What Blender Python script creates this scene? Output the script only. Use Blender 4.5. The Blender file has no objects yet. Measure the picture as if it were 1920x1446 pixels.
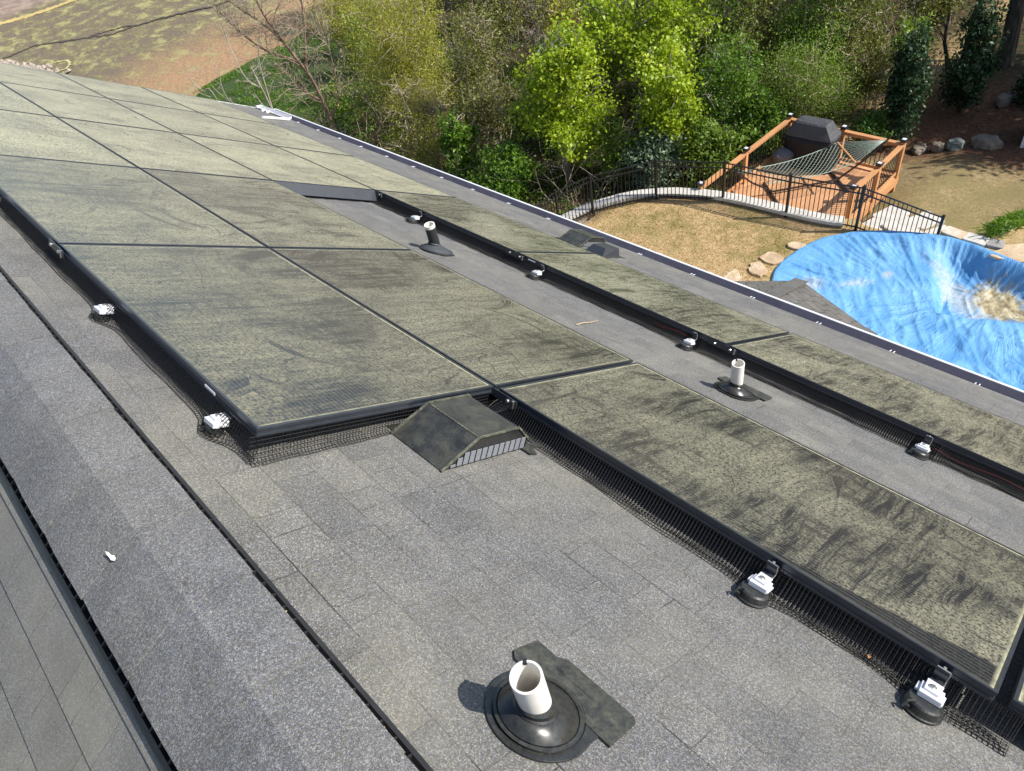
import bpy, math, random
import numpy as np
from mathutils import Vector, Matrix, noise

C = bpy.context.scene.collection
PI = math.pi
R = math.radians
random.seed(7)

# ------------------------------------------------------------------ camera, sky, sun, exposure
cam_d = bpy.data.cameras.new('camera')
cam = bpy.data.objects.new('camera', cam_d)
C.objects.link(cam)
bpy.context.scene.camera = cam
cam_d.sensor_width = 36.0
cam_d.sensor_fit = 'HORIZONTAL'
cam_d.lens = 36.0 * 1310.78 / 1920.0
cam_d.clip_start = 0.05
cam_d.clip_end = 600
_rt = (0.6965420236780063, -0.6987459823149198, -0.16304374090054766)
_dn = (-0.5834451433426968, -0.41931004304061414, -0.6955363775630048)
_fw = (0.4176373713616657, 0.5795973947505074, -0.6997470157418559)
CAMLOC = Vector((-0.27049, 0.17783, 1.46680))
cam.matrix_world = Matrix(((_rt[0], -_dn[0], -_fw[0], CAMLOC[0]),
                           (_rt[1], -_dn[1], -_fw[1], CAMLOC[1]),
                           (_rt[2], -_dn[2], -_fw[2], CAMLOC[2]),
                           (0, 0, 0, 1)))

SUN_EL, SUN_AZ = 44.0, -55.5        # azimuth measured from +X towards +Y
world = bpy.data.worlds.new('World')
bpy.context.scene.world = world
world.use_nodes = True
_wn = world.node_tree
_sky = _wn.nodes.new('ShaderNodeTexSky')
_sky.sky_type = 'NISHITA'
_sky.sun_disc = False
_sky.sun_elevation = R(SUN_EL)
_sky.sun_rotation = R(90.0 - SUN_AZ)
_bg = _wn.nodes['Background']
_wn.links.new(_sky.outputs[0], _bg.inputs[0])
_bg.inputs[1].default_value = 0.12
sun_d = bpy.data.lights.new('sun', 'SUN')
sun_d.energy = 4.6
sun_d.angle = R(0.5)
sun_d.color = (1.0, 0.955, 0.88)
sun = bpy.data.objects.new('sun', sun_d)
C.objects.link(sun)
SUNV = Vector((math.cos(R(SUN_EL)) * math.cos(R(SUN_AZ)), math.cos(R(SUN_EL)) * math.sin(R(SUN_AZ)), math.sin(R(SUN_EL))))
sun.rotation_euler = SUNV.to_track_quat('Z', 'Y').to_euler()
vs = bpy.context.scene.view_settings
vs.view_transform = 'Standard'
vs.look = 'None'
vs.exposure = 0.50
vs.gamma = 1.0
bpy.context.scene.cycles.max_bounces = 6
bpy.context.scene.cycles.transparent_max_bounces = 4

# ------------------------------------------------------------------ helpers
PIT = R(32.0)
CP, SP = math.cos(PIT), math.sin(PIT)
H = -0.115                 # roof surface, measured along the roof normal from the panel tops
RROT = (0, PIT, 0)         # local X runs down the roof, local Y along the ridge, local Z off the roof

def rl(u, v, h=H):
    return Vector((v * CP + h * SP, u, -v * SP + h * CP))

class MB:
    def __init__(s):
        s.v, s.f, s.uv = [], [], []
    def add(s, vs, fs, uvs=None):
        n = len(s.v)
        s.v.extend([tuple(p) for p in vs])
        for i, f in enumerate(fs):
            s.f.append(tuple(n + k for k in f))
            s.uv.append(uvs[i] if uvs else None)
    def quad(s, a, b, c, d, uv=None):
        s.add([a, b, c, d], [(0, 1, 2, 3)], [uv] if uv else None)
    def box(s, c, d, rz=0.0):
        x, y, z = d[0] / 2, d[1] / 2, d[2] / 2
        cs, sn = math.cos(rz), math.sin(rz)
        vs = []
        for k in (-z, z):
            for (i, j) in ((-x, -y), (x, -y), (x, y), (-x, y)):
                vs.append((c[0] + i * cs - j * sn, c[1] + i * sn + j * cs, c[2] + k))
        s.add(vs, [(3, 2, 1, 0), (4, 5, 6, 7), (0, 1, 5, 4), (1, 2, 6, 5), (2, 3, 7, 6), (3, 0, 4, 7)])
    def beam(s, a, b, w, h, up=(0, 0, 1), taper=1.0):
        a, b = Vector(a), Vector(b)
        d = (b - a).normalized()
        sd = d.cross(Vector(up))
        if sd.length < 1e-5:
            sd = d.cross(Vector((1, 0, 0)))
        sd.normalize()
        uu = sd.cross(d).normalized()
        vs = []
        for p, k in ((a, 1.0), (b, taper)):
            for (i, j) in ((-1, -1), (1, -1), (1, 1), (-1, 1)):
                vs.append(p + sd * (i * w / 2 * k) + uu * (j * h / 2 * k))
        s.add(vs, [(0, 1, 2, 3), (7, 6, 5, 4), (0, 4, 5, 1), (1, 5, 6, 2), (2, 6, 7, 3), (3, 7, 4, 0)])
    def tube(s, pts, rad, n=6, cap=True):
        pts = [Vector(p) for p in pts]
        if not hasattr(rad, '__len__'):
            rad = [rad] * len(pts)
        base = len(s.v)
        d0 = (pts[1] - pts[0]).normalized()
        ref = Vector((0, 0, 1)) if abs(d0.z) < 0.9 else Vector((1, 0, 0))
        sd = d0.cross(ref).normalized()
        for i, p in enumerate(pts):
            if i == 0:
                d = pts[1] - pts[0]
            elif i == len(pts) - 1:
                d = pts[-1] - pts[-2]
            else:
                d = pts[i + 1] - pts[i - 1]
            d.normalize()
            sd = (sd - d * sd.dot(d))
            if sd.length < 1e-6:
                sd = d.cross(Vector((0.3, 0.5, 0.8)))
            sd.normalize()
            up = d.cross(sd)
            for k in range(n):
                a = 2 * PI * k / n
                s.v.append(tuple(p + (sd * math.cos(a) + up * math.sin(a)) * rad[i]))
        for i in range(len(pts) - 1):
            for k in range(n):
                s.f.append((base + i * n + k, base + i * n + (k + 1) % n, base + (i + 1) * n + (k + 1) % n, base + (i + 1) * n + k))
                s.uv.append(None)
        if cap:
            s.f.append(tuple(base + k for k in reversed(range(n))))
            s.f.append(tuple(base + (len(pts) - 1) * n + k for k in range(n)))
            s.uv += [None, None]
    def lathe(s, prof, n=32, c=(0, 0, 0), jit=0.0):
        base = len(s.v)
        for (r, z) in prof:
            for k in range(n):
                a = 2 * PI * k / n
                s.v.append((c[0] + r * math.cos(a), c[1] + r * math.sin(a), c[2] + z))
        for i in range(len(prof) - 1):
            for k in range(n):
                s.f.append((base + i * n + k, base + i * n + (k + 1) % n, base + (i + 1) * n + (k + 1) % n, base + (i + 1) * n + k))
                s.uv.append(None)
    def prism(s, poly, z0, z1):
        n = len(poly)
        zz0 = z0 if hasattr(z0, '__len__') else [z0] * n
        zz1 = z1 if hasattr(z1, '__len__') else [z1] * n
        vs = [(p[0], p[1], zz0[i]) for i, p in enumerate(poly)] + [(p[0], p[1], zz1[i]) for i, p in enumerate(poly)]
        fs = [tuple(reversed(range(n))), tuple(range(n, 2 * n))]
        for k in range(n):
            fs.append((k, (k + 1) % n, n + (k + 1) % n, n + k))
        s.add(vs, fs)
    def build(s, name, mat, parent=None, loc=(0, 0, 0), rot=(0, 0, 0), smooth=False, bevel=0.0):
        me = bpy.data.meshes.new(name)
        me.from_pydata(s.v, [], s.f)
        if any(u is not None for u in s.uv):
            lay = me.uv_layers.new(name='UVMap')
            i = 0
            for f, u in zip(s.f, s.uv):
                for k in range(len(f)):
                    if u is not None:
                        lay.data[i].uv = u[k]
                    i += 1
        me.update()
        if smooth:
            me.polygons.foreach_set('use_smooth', [True] * len(me.polygons))
        me.materials.append(mat)
        o = bpy.data.objects.new(name, me)
        C.objects.link(o)
        o.location = loc
        o.rotation_euler = rot
        if parent:
            o.parent = parent
        if bevel:
            b = o.modifiers.new('bevel', 'BEVEL')
            b.width = bevel
            b.segments = 2
            b.limit_method = 'ANGLE'
            b.angle_limit = R(40)
        return o

def tag(o, label=None, cat=None, group=None, kind=None):
    if label: o['label'] = label
    if cat: o['category'] = cat
    if group: o['group'] = group
    if kind: o['kind'] = kind
    return o

def empty(name, loc, rot=(0, 0, 0), label=None, cat=None, group=None):
    o = bpy.data.objects.new(name, None)
    o.empty_display_size = 0.1
    C.objects.link(o)
    o.location = loc
    o.rotation_euler = rot
    return tag(o, label, cat, group)

def copy_tree(o, parent=None):
    c = o.copy()
    C.objects.link(c)
    if parent:
        c.parent = parent
    for ch in list(o.children):
        copy_tree(ch, c)
    return c

def srgb(r, g, b):
    def f(x):
        x /= 255.0
        return x / 12.92 if x <= 0.04045 else ((x + 0.055) / 1.055) ** 2.4
    return (f(r), f(g), f(b), 1.0)

# ------------------------------------------------------------------ material helper
class M:
    def __init__(s, name):
        s.m = bpy.data.materials.new(name)
        s.m.use_nodes = True
        s.t = s.m.node_tree
        s.b = s.t.nodes['Principled BSDF']
        s.out = s.t.nodes['Material Output']
        s.tc = s.t.nodes.new('ShaderNodeTexCoord')
    def n(s, typ, ins=None, **kw):
        x = s.t.nodes.new('ShaderNode' + typ)
        for k, v in kw.items():
            setattr(x, k, v)
        for k, v in (ins or {}).items():
            s.set(x.inputs[k], v)
        return x
    def set(s, inp, v):
        if isinstance(v, bpy.types.NodeSocket):
            s.t.links.new(v, inp)
        elif isinstance(v, bpy.types.Node):
            s.t.links.new(v.outputs[0], inp)
        else:
            inp.default_value = v
    def p(s, **kw):
        for k, v in kw.items():
            s.set(s.b.inputs[k.replace('_', ' ')], v)
        return s
    def noise(s, vec, scale, detail=2.0, rough=0.5, dist=0.0):
        return s.n('TexNoise', {'Vector': vec, 'Scale': scale, 'Detail': detail, 'Roughness': rough, 'Distortion': dist}).outputs['Fac']
    def vor(s, vec, scale, out='Color', feature='F1', rnd=1.0):
        return s.n('TexVoronoi', {'Vector': vec, 'Scale': scale, 'Randomness': rnd}, feature=feature).outputs[out]
    def ramp(s, fac, stops, interp='LINEAR'):
        x = s.n('ValToRGB', {'Fac': fac})
        x.color_ramp.interpolation = interp
        e = x.color_ramp.elements
        while len(e) < len(stops):
            e.new(0.5)
        for i, (pos, col) in enumerate(stops):
            e[i].position = pos
            e[i].color = col if hasattr(col, '__len__') else (col, col, col, 1)
        return x.outputs[0]
    def mix(s, fac, a, b, blend='MIX'):
        x = s.n('Mix', None, data_type='RGBA', blend_type=blend)
        s.set(x.inputs[0], fac)
        s.set(x.inputs[6], a)
        s.set(x.inputs[7], b)
        return x.outputs[2]
    def math(s, op, a, b=0.0, clamp=False):
        x = s.n('Math', None, operation=op, use_clamp=clamp)
        s.set(x.inputs[0], a)
        s.set(x.inputs[1], b)
        return x.outputs[0]
    def mapr(s, v, a, b, c=0.0, d=1.0):
        x = s.n('MapRange', None, clamp=True)
        for i, q in enumerate((v, a, b, c, d)):
            s.set(x.inputs[i], q)
        return x.outputs[0]
    def mapping(s, vec, scale=(1, 1, 1), rot=(0, 0, 0), loc=(0, 0, 0)):
        return s.n('Mapping', {'Vector': vec, 'Scale': scale, 'Rotation': rot, 'Location': loc}).outputs[0]
    def xyz(s, vec):
        return s.n('SeparateXYZ', {0: vec}).outputs
    def bump(s, h, strength=0.3, dist=0.01):
        x = s.n('Bump', {'Height': h, 'Strength': strength, 'Distance': dist})
        s.set(s.b.inputs['Normal'], x.outputs[0])
        return x
    def objoff(s):
        oi = s.n('ObjectInfo')
        off = s.n('VectorMath', {0: oi.outputs['Location'], 1: (3.17, 5.31, 2.77)}, operation='MULTIPLY').outputs[0]
        return s.n('VectorMath', {0: s.tc.outputs['Object'], 1: off}, operation='ADD').outputs[0]
    @property
    def obj(s): return s.tc.outputs['Object']
    @property
    def uv(s): return s.tc.outputs['UV']
    @property
    def pos(s): return s.n('NewGeometry').outputs['Position']

def plain(name, col, rough=0.6, metal=0.0, var=0.0, scale=20.0, spec=0.5, bump=0.0):
    m = M(name)
    if var:
        nz = m.noise(m.objoff(), scale, 4.0, 0.6)
        c = m.mix(nz, tuple(x * (1 - var) for x in col[:3]) + (1,), tuple(min(1, x * (1 + var)) for x in col[:3]) + (1,))
        m.p(Base_Color=c)
        if bump:
            m.bump(nz, bump, 0.01)
    else:
        m.p(Base_Color=col)
    m.p(Roughness=rough, Metallic=metal, Specular_IOR_Level=spec)
    return m.m

# shingles -------------------------------------------------------------------
def shingle_mat(name, tint=(1, 1, 1), bright=1.0, tabs=True, pollen=0.35, gran=400.0, seam=0.60, seamw=0.0020):
    m = M(name)
    uv = m.uv if tabs else m.obj
    g1 = m.xyz(m.vor(uv, gran))[0]
    g2 = m.noise(uv, 130.0, 3.0, 0.7)
    gg = m.math('ADD', m.math('MULTIPLY', g1, 0.48), m.math('MULTIPLY', g2, 0.60))
    def t(v):
        return (v * tint[0] * bright, v * tint[1] * bright, v * tint[2] * bright, 1)
    col = m.ramp(gg, [(0.20, t(0.056)), (0.46, t(0.112)), (0.64, t(0.165)), (0.86, t(0.36))])
    # coloured granules, and pale worn patches
    hue = m.ramp(m.xyz(m.vor(m.mapping(uv, loc=(3, 7, 0)), gran * 0.8))[1], [(0.0, (0.92, 0.94, 1.04, 1)), (0.5, (1.02, 1.0, .97, 1)), (1.0, (1.12, 1.07, 0.84, 1))])
    col = m.mix(1.0, col, hue, 'MULTIPLY')
    big = m.noise(uv, 1.6, 5.0, 0.62)
    spk = m.math('MULTIPLY', m.ramp(m.noise(uv, 21.0, 3.0, .6), [(.66, 0.0), (.72, .55)]), m.ramp(m.noise(uv, 1.9, 2.0), [(.45, 0.0), (.6, 1.0)]))
    col = m.mix(spk, col, (.045, .040, .034, 1))
    dusty = m.mapr(big, 0.42, 0.7, 0.0, pollen)
    if tabs:      # far slope lightened in colour to offset its dim sunlight, with a pollen tint
        dusty = m.math('ADD', dusty, m.mapr(m.xyz(uv)[1], -1.9, -2.0, 0.0, 0.38), True)  # far slope's painted lightening, carried in dusty along with the pollen
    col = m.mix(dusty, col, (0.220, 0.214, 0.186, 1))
    col = m.mix(1.0, col, m.ramp(m.noise(uv, 7.0, 4.0, 0.6), [(0.3, 0.86), (0.7, 1.12)]), 'MULTIPLY')
    col = m.mix(1.0, col, m.ramp(m.noise(uv, 0.8, 3.0, 0.6), [(0.35, (.93, .93, .97, 1)), (0.65, (1.05, 1.03, .97, 1))]), 'MULTIPLY')
    if tabs:
        wob = m.n('VectorMath', {0: uv, 1: m.n('VectorMath', {0: m.n('TexNoise', {'Vector': uv, 'Scale': 9.0}).outputs['Color'], 1: (0.012, 0.004, 0)}, operation='MULTIPLY').outputs[0]}, operation='ADD').outputs[0]
        br = m.n('TexBrick', {'Vector': wob, 'Color1': (0.79, 0.80, 0.83, 1), 'Color2': (1.16, 1.15, 1.11, 1), 'Mortar': (seam, seam, seam, 1),
                              'Scale': 1.0, 'Mortar Size': seamw, 'Mortar Smooth': 0.2, 'Bias': 0.0, 'Brick Width': 0.235, 'Row Height': 0.143},
                 offset=0.37, offset_frequency=2, squash=1.35, squash_frequency=3)
        lines = m.mix(m.ramp(m.noise(uv, 5.0, 2.0), [(0.40, 0.55), (0.6, 1.0)]), (1, 1, 1, 1), br.outputs['Color'])
        col = m.mix(0.75, col, m.mix(1.0, col, lines, 'MULTIPLY'))
        # slits between tabs, here and there
        slit = m.n('TexBrick', {'Vector': wob, 'Color1': (1, 1, 1, 1), 'Color2': (1, 1, 1, 1), 'Mortar': (0.22, 0.22, 0.22, 1),
                                'Scale': 1.0, 'Mortar Size': 0.0022, 'Mortar Smooth': 0.1, 'Bias': 0.0, 'Brick Width': 0.31, 'Row Height': 0.143},
                   offset=0.5, offset_frequency=2)
        sm = m.ramp(m.noise(uv, 2.3, 3.0, 0.6), [(0.52, 0.0), (0.62, 0.8)])
        col = m.mix(sm, col, m.mix(1.0, col, slit.outputs['Color'], 'MULTIPLY'))
    m.p(Base_Color=col, Roughness=0.88, Specular_IOR_Level=0.35)
    hgt = gg
    if tabs:
        hgt = m.math('ADD', m.math('MULTIPLY', gg, .8), m.math('MULTIPLY', m.xyz(br.outputs['Color'])[0], 1.6))
    m.bump(hgt, 0.45, 0.003)
    return m.m

# pollen-covered glass ----------------------------------------------------------
def glass_mat(name, wiped=False, dust=1.0, smear=1.0, bright=1.0):  # dust and bright also carry grazing-view brightness painted on the farther rows
    m = M(name)
    o = m.obj
    P = m.objoff()
    x, y = m.xyz(o)[0], m.xyz(o)[1]
    # dried droplets
    d1 = m.noise(P, 105.0, 3.0, 0.62, 0.8)
    d2 = m.noise(P, 300.0, 2.0, 0.6)
    drops = m.ramp(m.math('ADD', m.math('MULTIPLY', d1, 0.66), m.math('MULTIPLY', d2, 0.36)), [(0.42, 0.0), (0.60, 1.0)])
    # runs down the slope, smears and curved wipe marks, in patches
    warp = m.n('VectorMath', {0: m.n('TexNoise', {'Vector': P, 'Scale': 1.5, 'Detail': 3.0}).outputs['Color'], 1: (0.16, 0.16, 0)}, operation='MULTIPLY').outputs[0]
    PW = m.n('VectorMath', {0: P, 1: warp}, operation='ADD').outputs[0]
    patch = m.ramp(m.noise(P, 1.35, 5.0, 0.62, 0.4), [(0.38, 0.0), (0.56, 1.0)])
    sA = m.ramp(m.noise(m.mapping(PW, scale=(1.1, 12.0, 1.0), rot=(0, 0, R(8))), 2.0, 10.0, 0.80, 0.25), [(0.43, 1.0), (0.56, 0.0)])
    sB = m.ramp(m.noise(m.mapping(PW, scale=(9.0, 1.9, 1.0), rot=(0, 0, R(-38))), 2.2, 10.0, 0.80, 0.4), [(0.41, 1.0), (0.53, 0.0)])
    swp = m.n('TexVoronoi', {'Vector': P, 'Scale': 0.85, 'Randomness': 1.0})
    arcv = m.n('CombineXYZ', {0: m.math('MULTIPLY', swp.outputs['Distance'], 15.0), 1: m.math('MULTIPLY', m.noise(P, 0.7, 1.0), 3.0), 2: m.math('MULTIPLY', m.xyz(swp.outputs['Color'])[0], 9.0)})
    arcs = m.math('MULTIPLY', m.ramp(m.noise(arcv.outputs[0], 1.0, 5.0, 0.7), [(0.40, 1.0), (0.50, 0.0)]), m.ramp(m.noise(P, 1.7, 3.0, 0.6), [(0.45, 0.0), (0.57, 1.0)]))
    arcs = m.math('MULTIPLY', arcs, m.mapr(swp.outputs['Distance'], 0.16, 0.34))
    dark = m.math('MULTIPLY', patch, m.math('ADD', 0.30, m.math('MULTIPLY', m.math('MAXIMUM', sA, m.math('MULTIPLY', sB, 0.85)), 0.64)))
    dark = m.math('MAXIMUM', dark, m.math('MULTIPLY', arcs, 0.85))
    dark = m.math('MAXIMUM', dark, m.math('MULTIPLY', sA, 0.48))
    clean = m.math('SUBTRACT', 1.0, m.math('MULTIPLY', smear, dark))
    # hair-thin curved scratches left by twigs and fingers
    def hair(vec, sc, w, seed):
        q = m.noise(m.mapping(vec, loc=(seed, seed * 2.3, 0)), sc, 1.5, 0.4, 0.3)
        return m.ramp(m.math('ABSOLUTE', m.math('SUBTRACT', q, 0.5)), [(0.0, 1.0), (w, 0.0)])
    gate = m.ramp(m.noise(P, 2.6, 2.0), [(0.50, 0.0), (0.58, 1.0)])
    scr = m.math('MULTIPLY', m.math('MAXIMUM', hair(m.mapping(P, scale=(1.0, 2.2, 1)), 1.7, .0075, 3.1), hair(m.mapping(P, scale=(2.4, .9, 1)), 1.9, .007, 8.7)), m.math('MULTIPLY', gate, 0.75))
    fac = m.math('MULTIPLY', m.math('ADD', 0.12, m.math('MULTIPLY', drops, 0.88)), m.math('MULTIPLY', clean, dust))
    fac = m.math('MULTIPLY', fac, m.math('SUBTRACT', 1.0, scr))
    # thick crust along the lower edge and both ends
    e1 = m.mapr(x, 0.5225 - 0.024, 0.5225 - 0.013)
    e2 = m.mapr(m.math('ABSOLUTE', y), 0.9395 - 0.026, 0.9395 - 0.013)
    e3 = m.mapr(m.math('MULTIPLY', x, -1.0), 0.5225 - 0.022, 0.5225 - 0.012, 0.0, 0.35)
    edge = m.math('MAXIMUM', m.math('MAXIMUM', e1, m.math('MULTIPLY', e2, 0.8)), e3)
    edge = m.math('MULTIPLY', edge, m.ramp(m.noise(P, 24.0, 3.0), [(0.3, 0.45), (0.55, 1.0)]))
    if wiped:
        # a wedge at the upper edge washed clean by rain, getting wider towards the near end
        wv = m.math('ADD', x, 0.5225)
        wu = m.math('ADD', y, 0.9395)
        lim = m.math('MULTIPLY', m.math('SUBTRACT', 0.84, wu), 0.17)
        lim = m.math('ADD', m.math('MINIMUM', lim, 0.135), m.math('MULTIPLY', m.math('SUBTRACT', m.noise(P, 17.0, 4.0, 0.7), 0.5), 0.05))
        wm = m.mapr(m.math('SUBTRACT', wv, lim), -0.006, 0.008)
        fac = m.math('MULTIPLY', fac, m.math('ADD', 0.10, m.math('MULTIPLY', wm, 0.9)))
    fac = m.math('MAXIMUM', fac, m.math('MULTIPLY', edge, 0.95), True)
    # cells with thin wires under the glass
    wires = m.math('LESS_THAN', m.math('FRACT', m.math('DIVIDE', x, 0.0172)), 0.06)
    cells = m.mix(wires, (0.012, 0.013, 0.018, 1), (0.16, 0.16, 0.16, 1))
    pol = m.mix(m.noise(P, 2.2, 3.0), (0.50 * bright, 0.465 * bright, 0.295 * bright, 1), (0.43 * bright, 0.405 * bright, 0.265 * bright, 1))
    pol = m.mix(edge, pol, (0.54, 0.52, 0.31, 1))
    m.p(Base_Color=m.mix(fac, cells, pol), Roughness=m.mapr(fac, 0.0, 0.6, 0.16, 0.62), Specular_IOR_Level=0.5,
        Sheen_Weight=m.math('MULTIPLY', fac, 0.6), Sheen_Roughness=0.35, Sheen_Tint=(0.95, 0.92, 0.70, 1))
    m.bump(fac, 0.12, 0.002)
    return m.m

def dusty_black(name, amount=0.5, scale=9.0, rough=0.35):
    m = M(name)
    P = m.objoff()
    a = m.noise(P, scale, 6.0, 0.65, 0.7)
    b = m.noise(P, 120.0, 2.0, 0.6)
    f = m.math('MULTIPLY', m.ramp(a, [(0.36, amount * .12), (0.72, amount)]), m.ramp(b, [(0.35, 0.55), (0.6, 1.0)]))
    m.p(Base_Color=m.mix(f, (0.016, 0.017, 0.020, 1), (0.27, 0.27, 0.18, 1)), Roughness=m.mapr(f, 0, 0.5, rough, 0.75))
    return m.m

MAT = {}
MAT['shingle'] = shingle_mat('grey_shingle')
MAT['shingle_cap'] = shingle_mat('cap_shingle', (0.97, 0.99, 1.03), 0.98, tabs=False, pollen=0.08, gran=520)
MAT['shingle_bay'] = shingle_mat('weathered_shingle', (1.0, 0.97, 0.95), 0.80, seam=.30, seamw=.016)
MAT['glass'] = glass_mat('pollen_glass_smeared', dust=0.62, smear=1.0)
MAT['glass_mid'] = glass_mat('pollen_glass', dust=0.76, smear=0.88, bright=1.12)  # middle rows: some grazing-view brightness painted into the colour, fewer smears too
MAT['glass_far'] = glass_mat('pollen_glass_lightened', dust=1.0, smear=0.62, bright=1.32)  # far rows: grazing-view brightness painted into pollen colour, besides fewer wipe marks
MAT['glass_wiped'] = glass_mat('pollen_glass_washed', True, dust=0.62)
MAT['frame'] = plain('black_anodised', (0.028, 0.033, 0.042, 1), 0.28, 0.0, 0.5, 30, 0.6)
MAT['wire'] = plain('black_wire', (0.011, 0.011, 0.012, 1), 0.5, 0.0, 0.3, 40, 0.4)
MAT['skirt'] = plain('grey_black_sheet', (0.030, 0.034, 0.042, 1), 0.42, 0.0, 0.4, 14, 0.6)
MAT['vent'] = dusty_black('vent_black', 0.26, 11.0)
MAT['vent_seam'] = dusty_black('vent_seam_dusty', 0.85, 30.0, 0.4)
MAT['vent_side'] = dusty_black('vent_side_black', 0.10, 20.0, 0.3)
MAT['rubber'] = dusty_black('rubber_black', 0.13, 34.0, 0.24)
MAT['plastic'] = dusty_black('plastic_black', 0.30, 26.0, 0.5)
MAT['puck'] = dusty_black('puck_black', 0.16, 60.0, 0.36)
MAT['pvc'] = plain('white_pvc', (0.79, 0.755, 0.69, 1), 0.42, 0, 0.14, 13)
MAT['pvc_black'] = plain('painted_pipe', (0.022, 0.024, 0.028, 1), 0.5, 0, 0.3, 30)
MAT['alu'] = plain('cast_aluminium', (0.74, 0.75, 0.78, 1), 0.42, 0.15, 0.08, 60)
MAT['steel'] = plain('bright_steel', (0.62, 0.60, 0.56, 1), 0.3, 0.85, 0.1, 80)
MAT['white'] = plain('white_enamel', (0.80, 0.80, 0.82, 1), 0.35, 0, 0.05, 5)
MAT['gutter_in'] = plain('gutter_trough', (0.24, 0.23, 0.27, 1), 0.6, 0, 0.4, 6)
def grille_mat():
    m = M('screen_grille')
    v = m.vor(m.obj, 420.0, 'Distance', rnd=0.25)
    m.p(Base_Color=m.mix(m.ramp(v, [(0.25, 1.0), (0.5, 0.0)]), (0.36, 0.38, 0.41, 1), (0.10, 0.11, 0.13, 1)), Roughness=0.4, Metallic=0.3)
    return m.m
MAT['grille'] = grille_mat()
MAT['siding'] = plain('house_siding', (0.42, 0.40, 0.36, 1), 0.7, 0, 0.08, 4)
# ------------------------------------------------------------------ house: roof, ridge, gutter, bay
VA = -0.42
UN, UF = -4.0, 12.38
VE = 5.53
apex = rl(0, VA)
def ll(u, d, h=0.0):      # point on the far slope, d metres below the ridge
    return Vector((apex.x - d * CP - h * SP, u, apex.z - d * SP + h * CP))

house = empty('house', (0.0, 4.0, -9.5), label='house with grey shingle roof, white gutter and shingled bay roof', cat='house')
HOFF = Vector(house.location)
def hpart(mb, name, mat, parent=None, **kw):
    p = parent or house
    o = mb.build(name, mat, p, **kw)
    if p is house:
        o.location = -HOFF
    return o

rng = random.Random(3)
mb = MB()
NSEG = 26
us = [UN + (UF - UN) * k / NSEG for k in range(NSEG + 1)]
v = VA
while v < VE - 0.01:
    v1 = min(v + 0.143, VE)
    hs = [0.0055 + rng.uniform(-0.0012, 0.0016) for _ in us]
    for k in range(NSEG):
        a, b = us[k], us[k + 1]
        mb.quad(rl(a, v), rl(a, v1, H + hs[k]), rl(b, v1, H + hs[k + 1]), rl(b, v), [(a, v), (a, v1), (b, v1), (b, v)])
        mb.quad(rl(a, v1, H + hs[k]), rl(a, v1, H - 0.001), rl(b, v1, H - 0.001), rl(b, v1, H + hs[k + 1]), [(a, v1), (a, v1 + .005), (b, v1 + .005), (b, v1)])
    v = v1
d = 0.0
DL = VE - VA
while d < DL - 0.01:
    d1 = min(d + 0.143, DL)
    hs = [0.0060 + rng.uniform(-0.0015, 0.002) for _ in us]
    for k in range(NSEG):
        a, b = us[k], us[k + 1]
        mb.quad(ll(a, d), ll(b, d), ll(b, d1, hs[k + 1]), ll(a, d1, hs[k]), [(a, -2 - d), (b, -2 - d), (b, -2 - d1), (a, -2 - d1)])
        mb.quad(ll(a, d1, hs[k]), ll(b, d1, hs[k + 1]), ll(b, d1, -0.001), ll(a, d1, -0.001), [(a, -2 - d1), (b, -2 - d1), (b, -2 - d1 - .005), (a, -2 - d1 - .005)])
    d = d1
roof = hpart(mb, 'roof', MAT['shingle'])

# black ridge vent under the cap
mb = MB()
def prof_pts(u, prof):       # profile of (signed distance from ridge, height); + is the panel side
    out = []
    for (dd, h) in prof:
        out.append(rl(u, VA + dd, H + h) if dd >= 0 else ll(u, -dd, h))
    return out
vprof = [(0.190, 0.004), (0.190, 0.019), (0.178, 0.020), (0.176, 0.006), (0.120, 0.007), (0.06, 0.0015), (-0.06, 0.0015), (-0.160, 0.007), (-0.175, 0.007), (-0.226, 0.006), (-0.228, 0.019), (-0.248, 0.018), (-0.248, 0.004)]
nb = 40
for k in range(nb):
    a, b = UN + (UF - UN) * k / nb, UN + (UF - UN) * (k + 1) / nb
    p, q = prof_pts(a, vprof), prof_pts(b, vprof)
    for i in range(len(vprof) - 1):
        mb.quad(p[i], p[i + 1], q[i + 1], q[i])
u = UN
while u < 6.0:               # baffle ribs across the two slots
    for lo, hi in ((0.135, 0.178), (-0.228, -0.170)):
        p0, p1 = prof_pts(u, [(lo, 0.008), (hi, 0.008)])
        q0, q1 = prof_pts(u + 0.004, [(lo, 0.024), (hi, 0.015)])
        mb.beam(p0.lerp(q0, .5), p1.lerp(q1, .5), 0.004, 0.014)
    u += 0.048
hpart(mb, 'ridge_vent', plain('ridge_vent_plastic', (0.020, 0.020, 0.021, 1), 0.55, 0, 0.6, 25))

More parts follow.
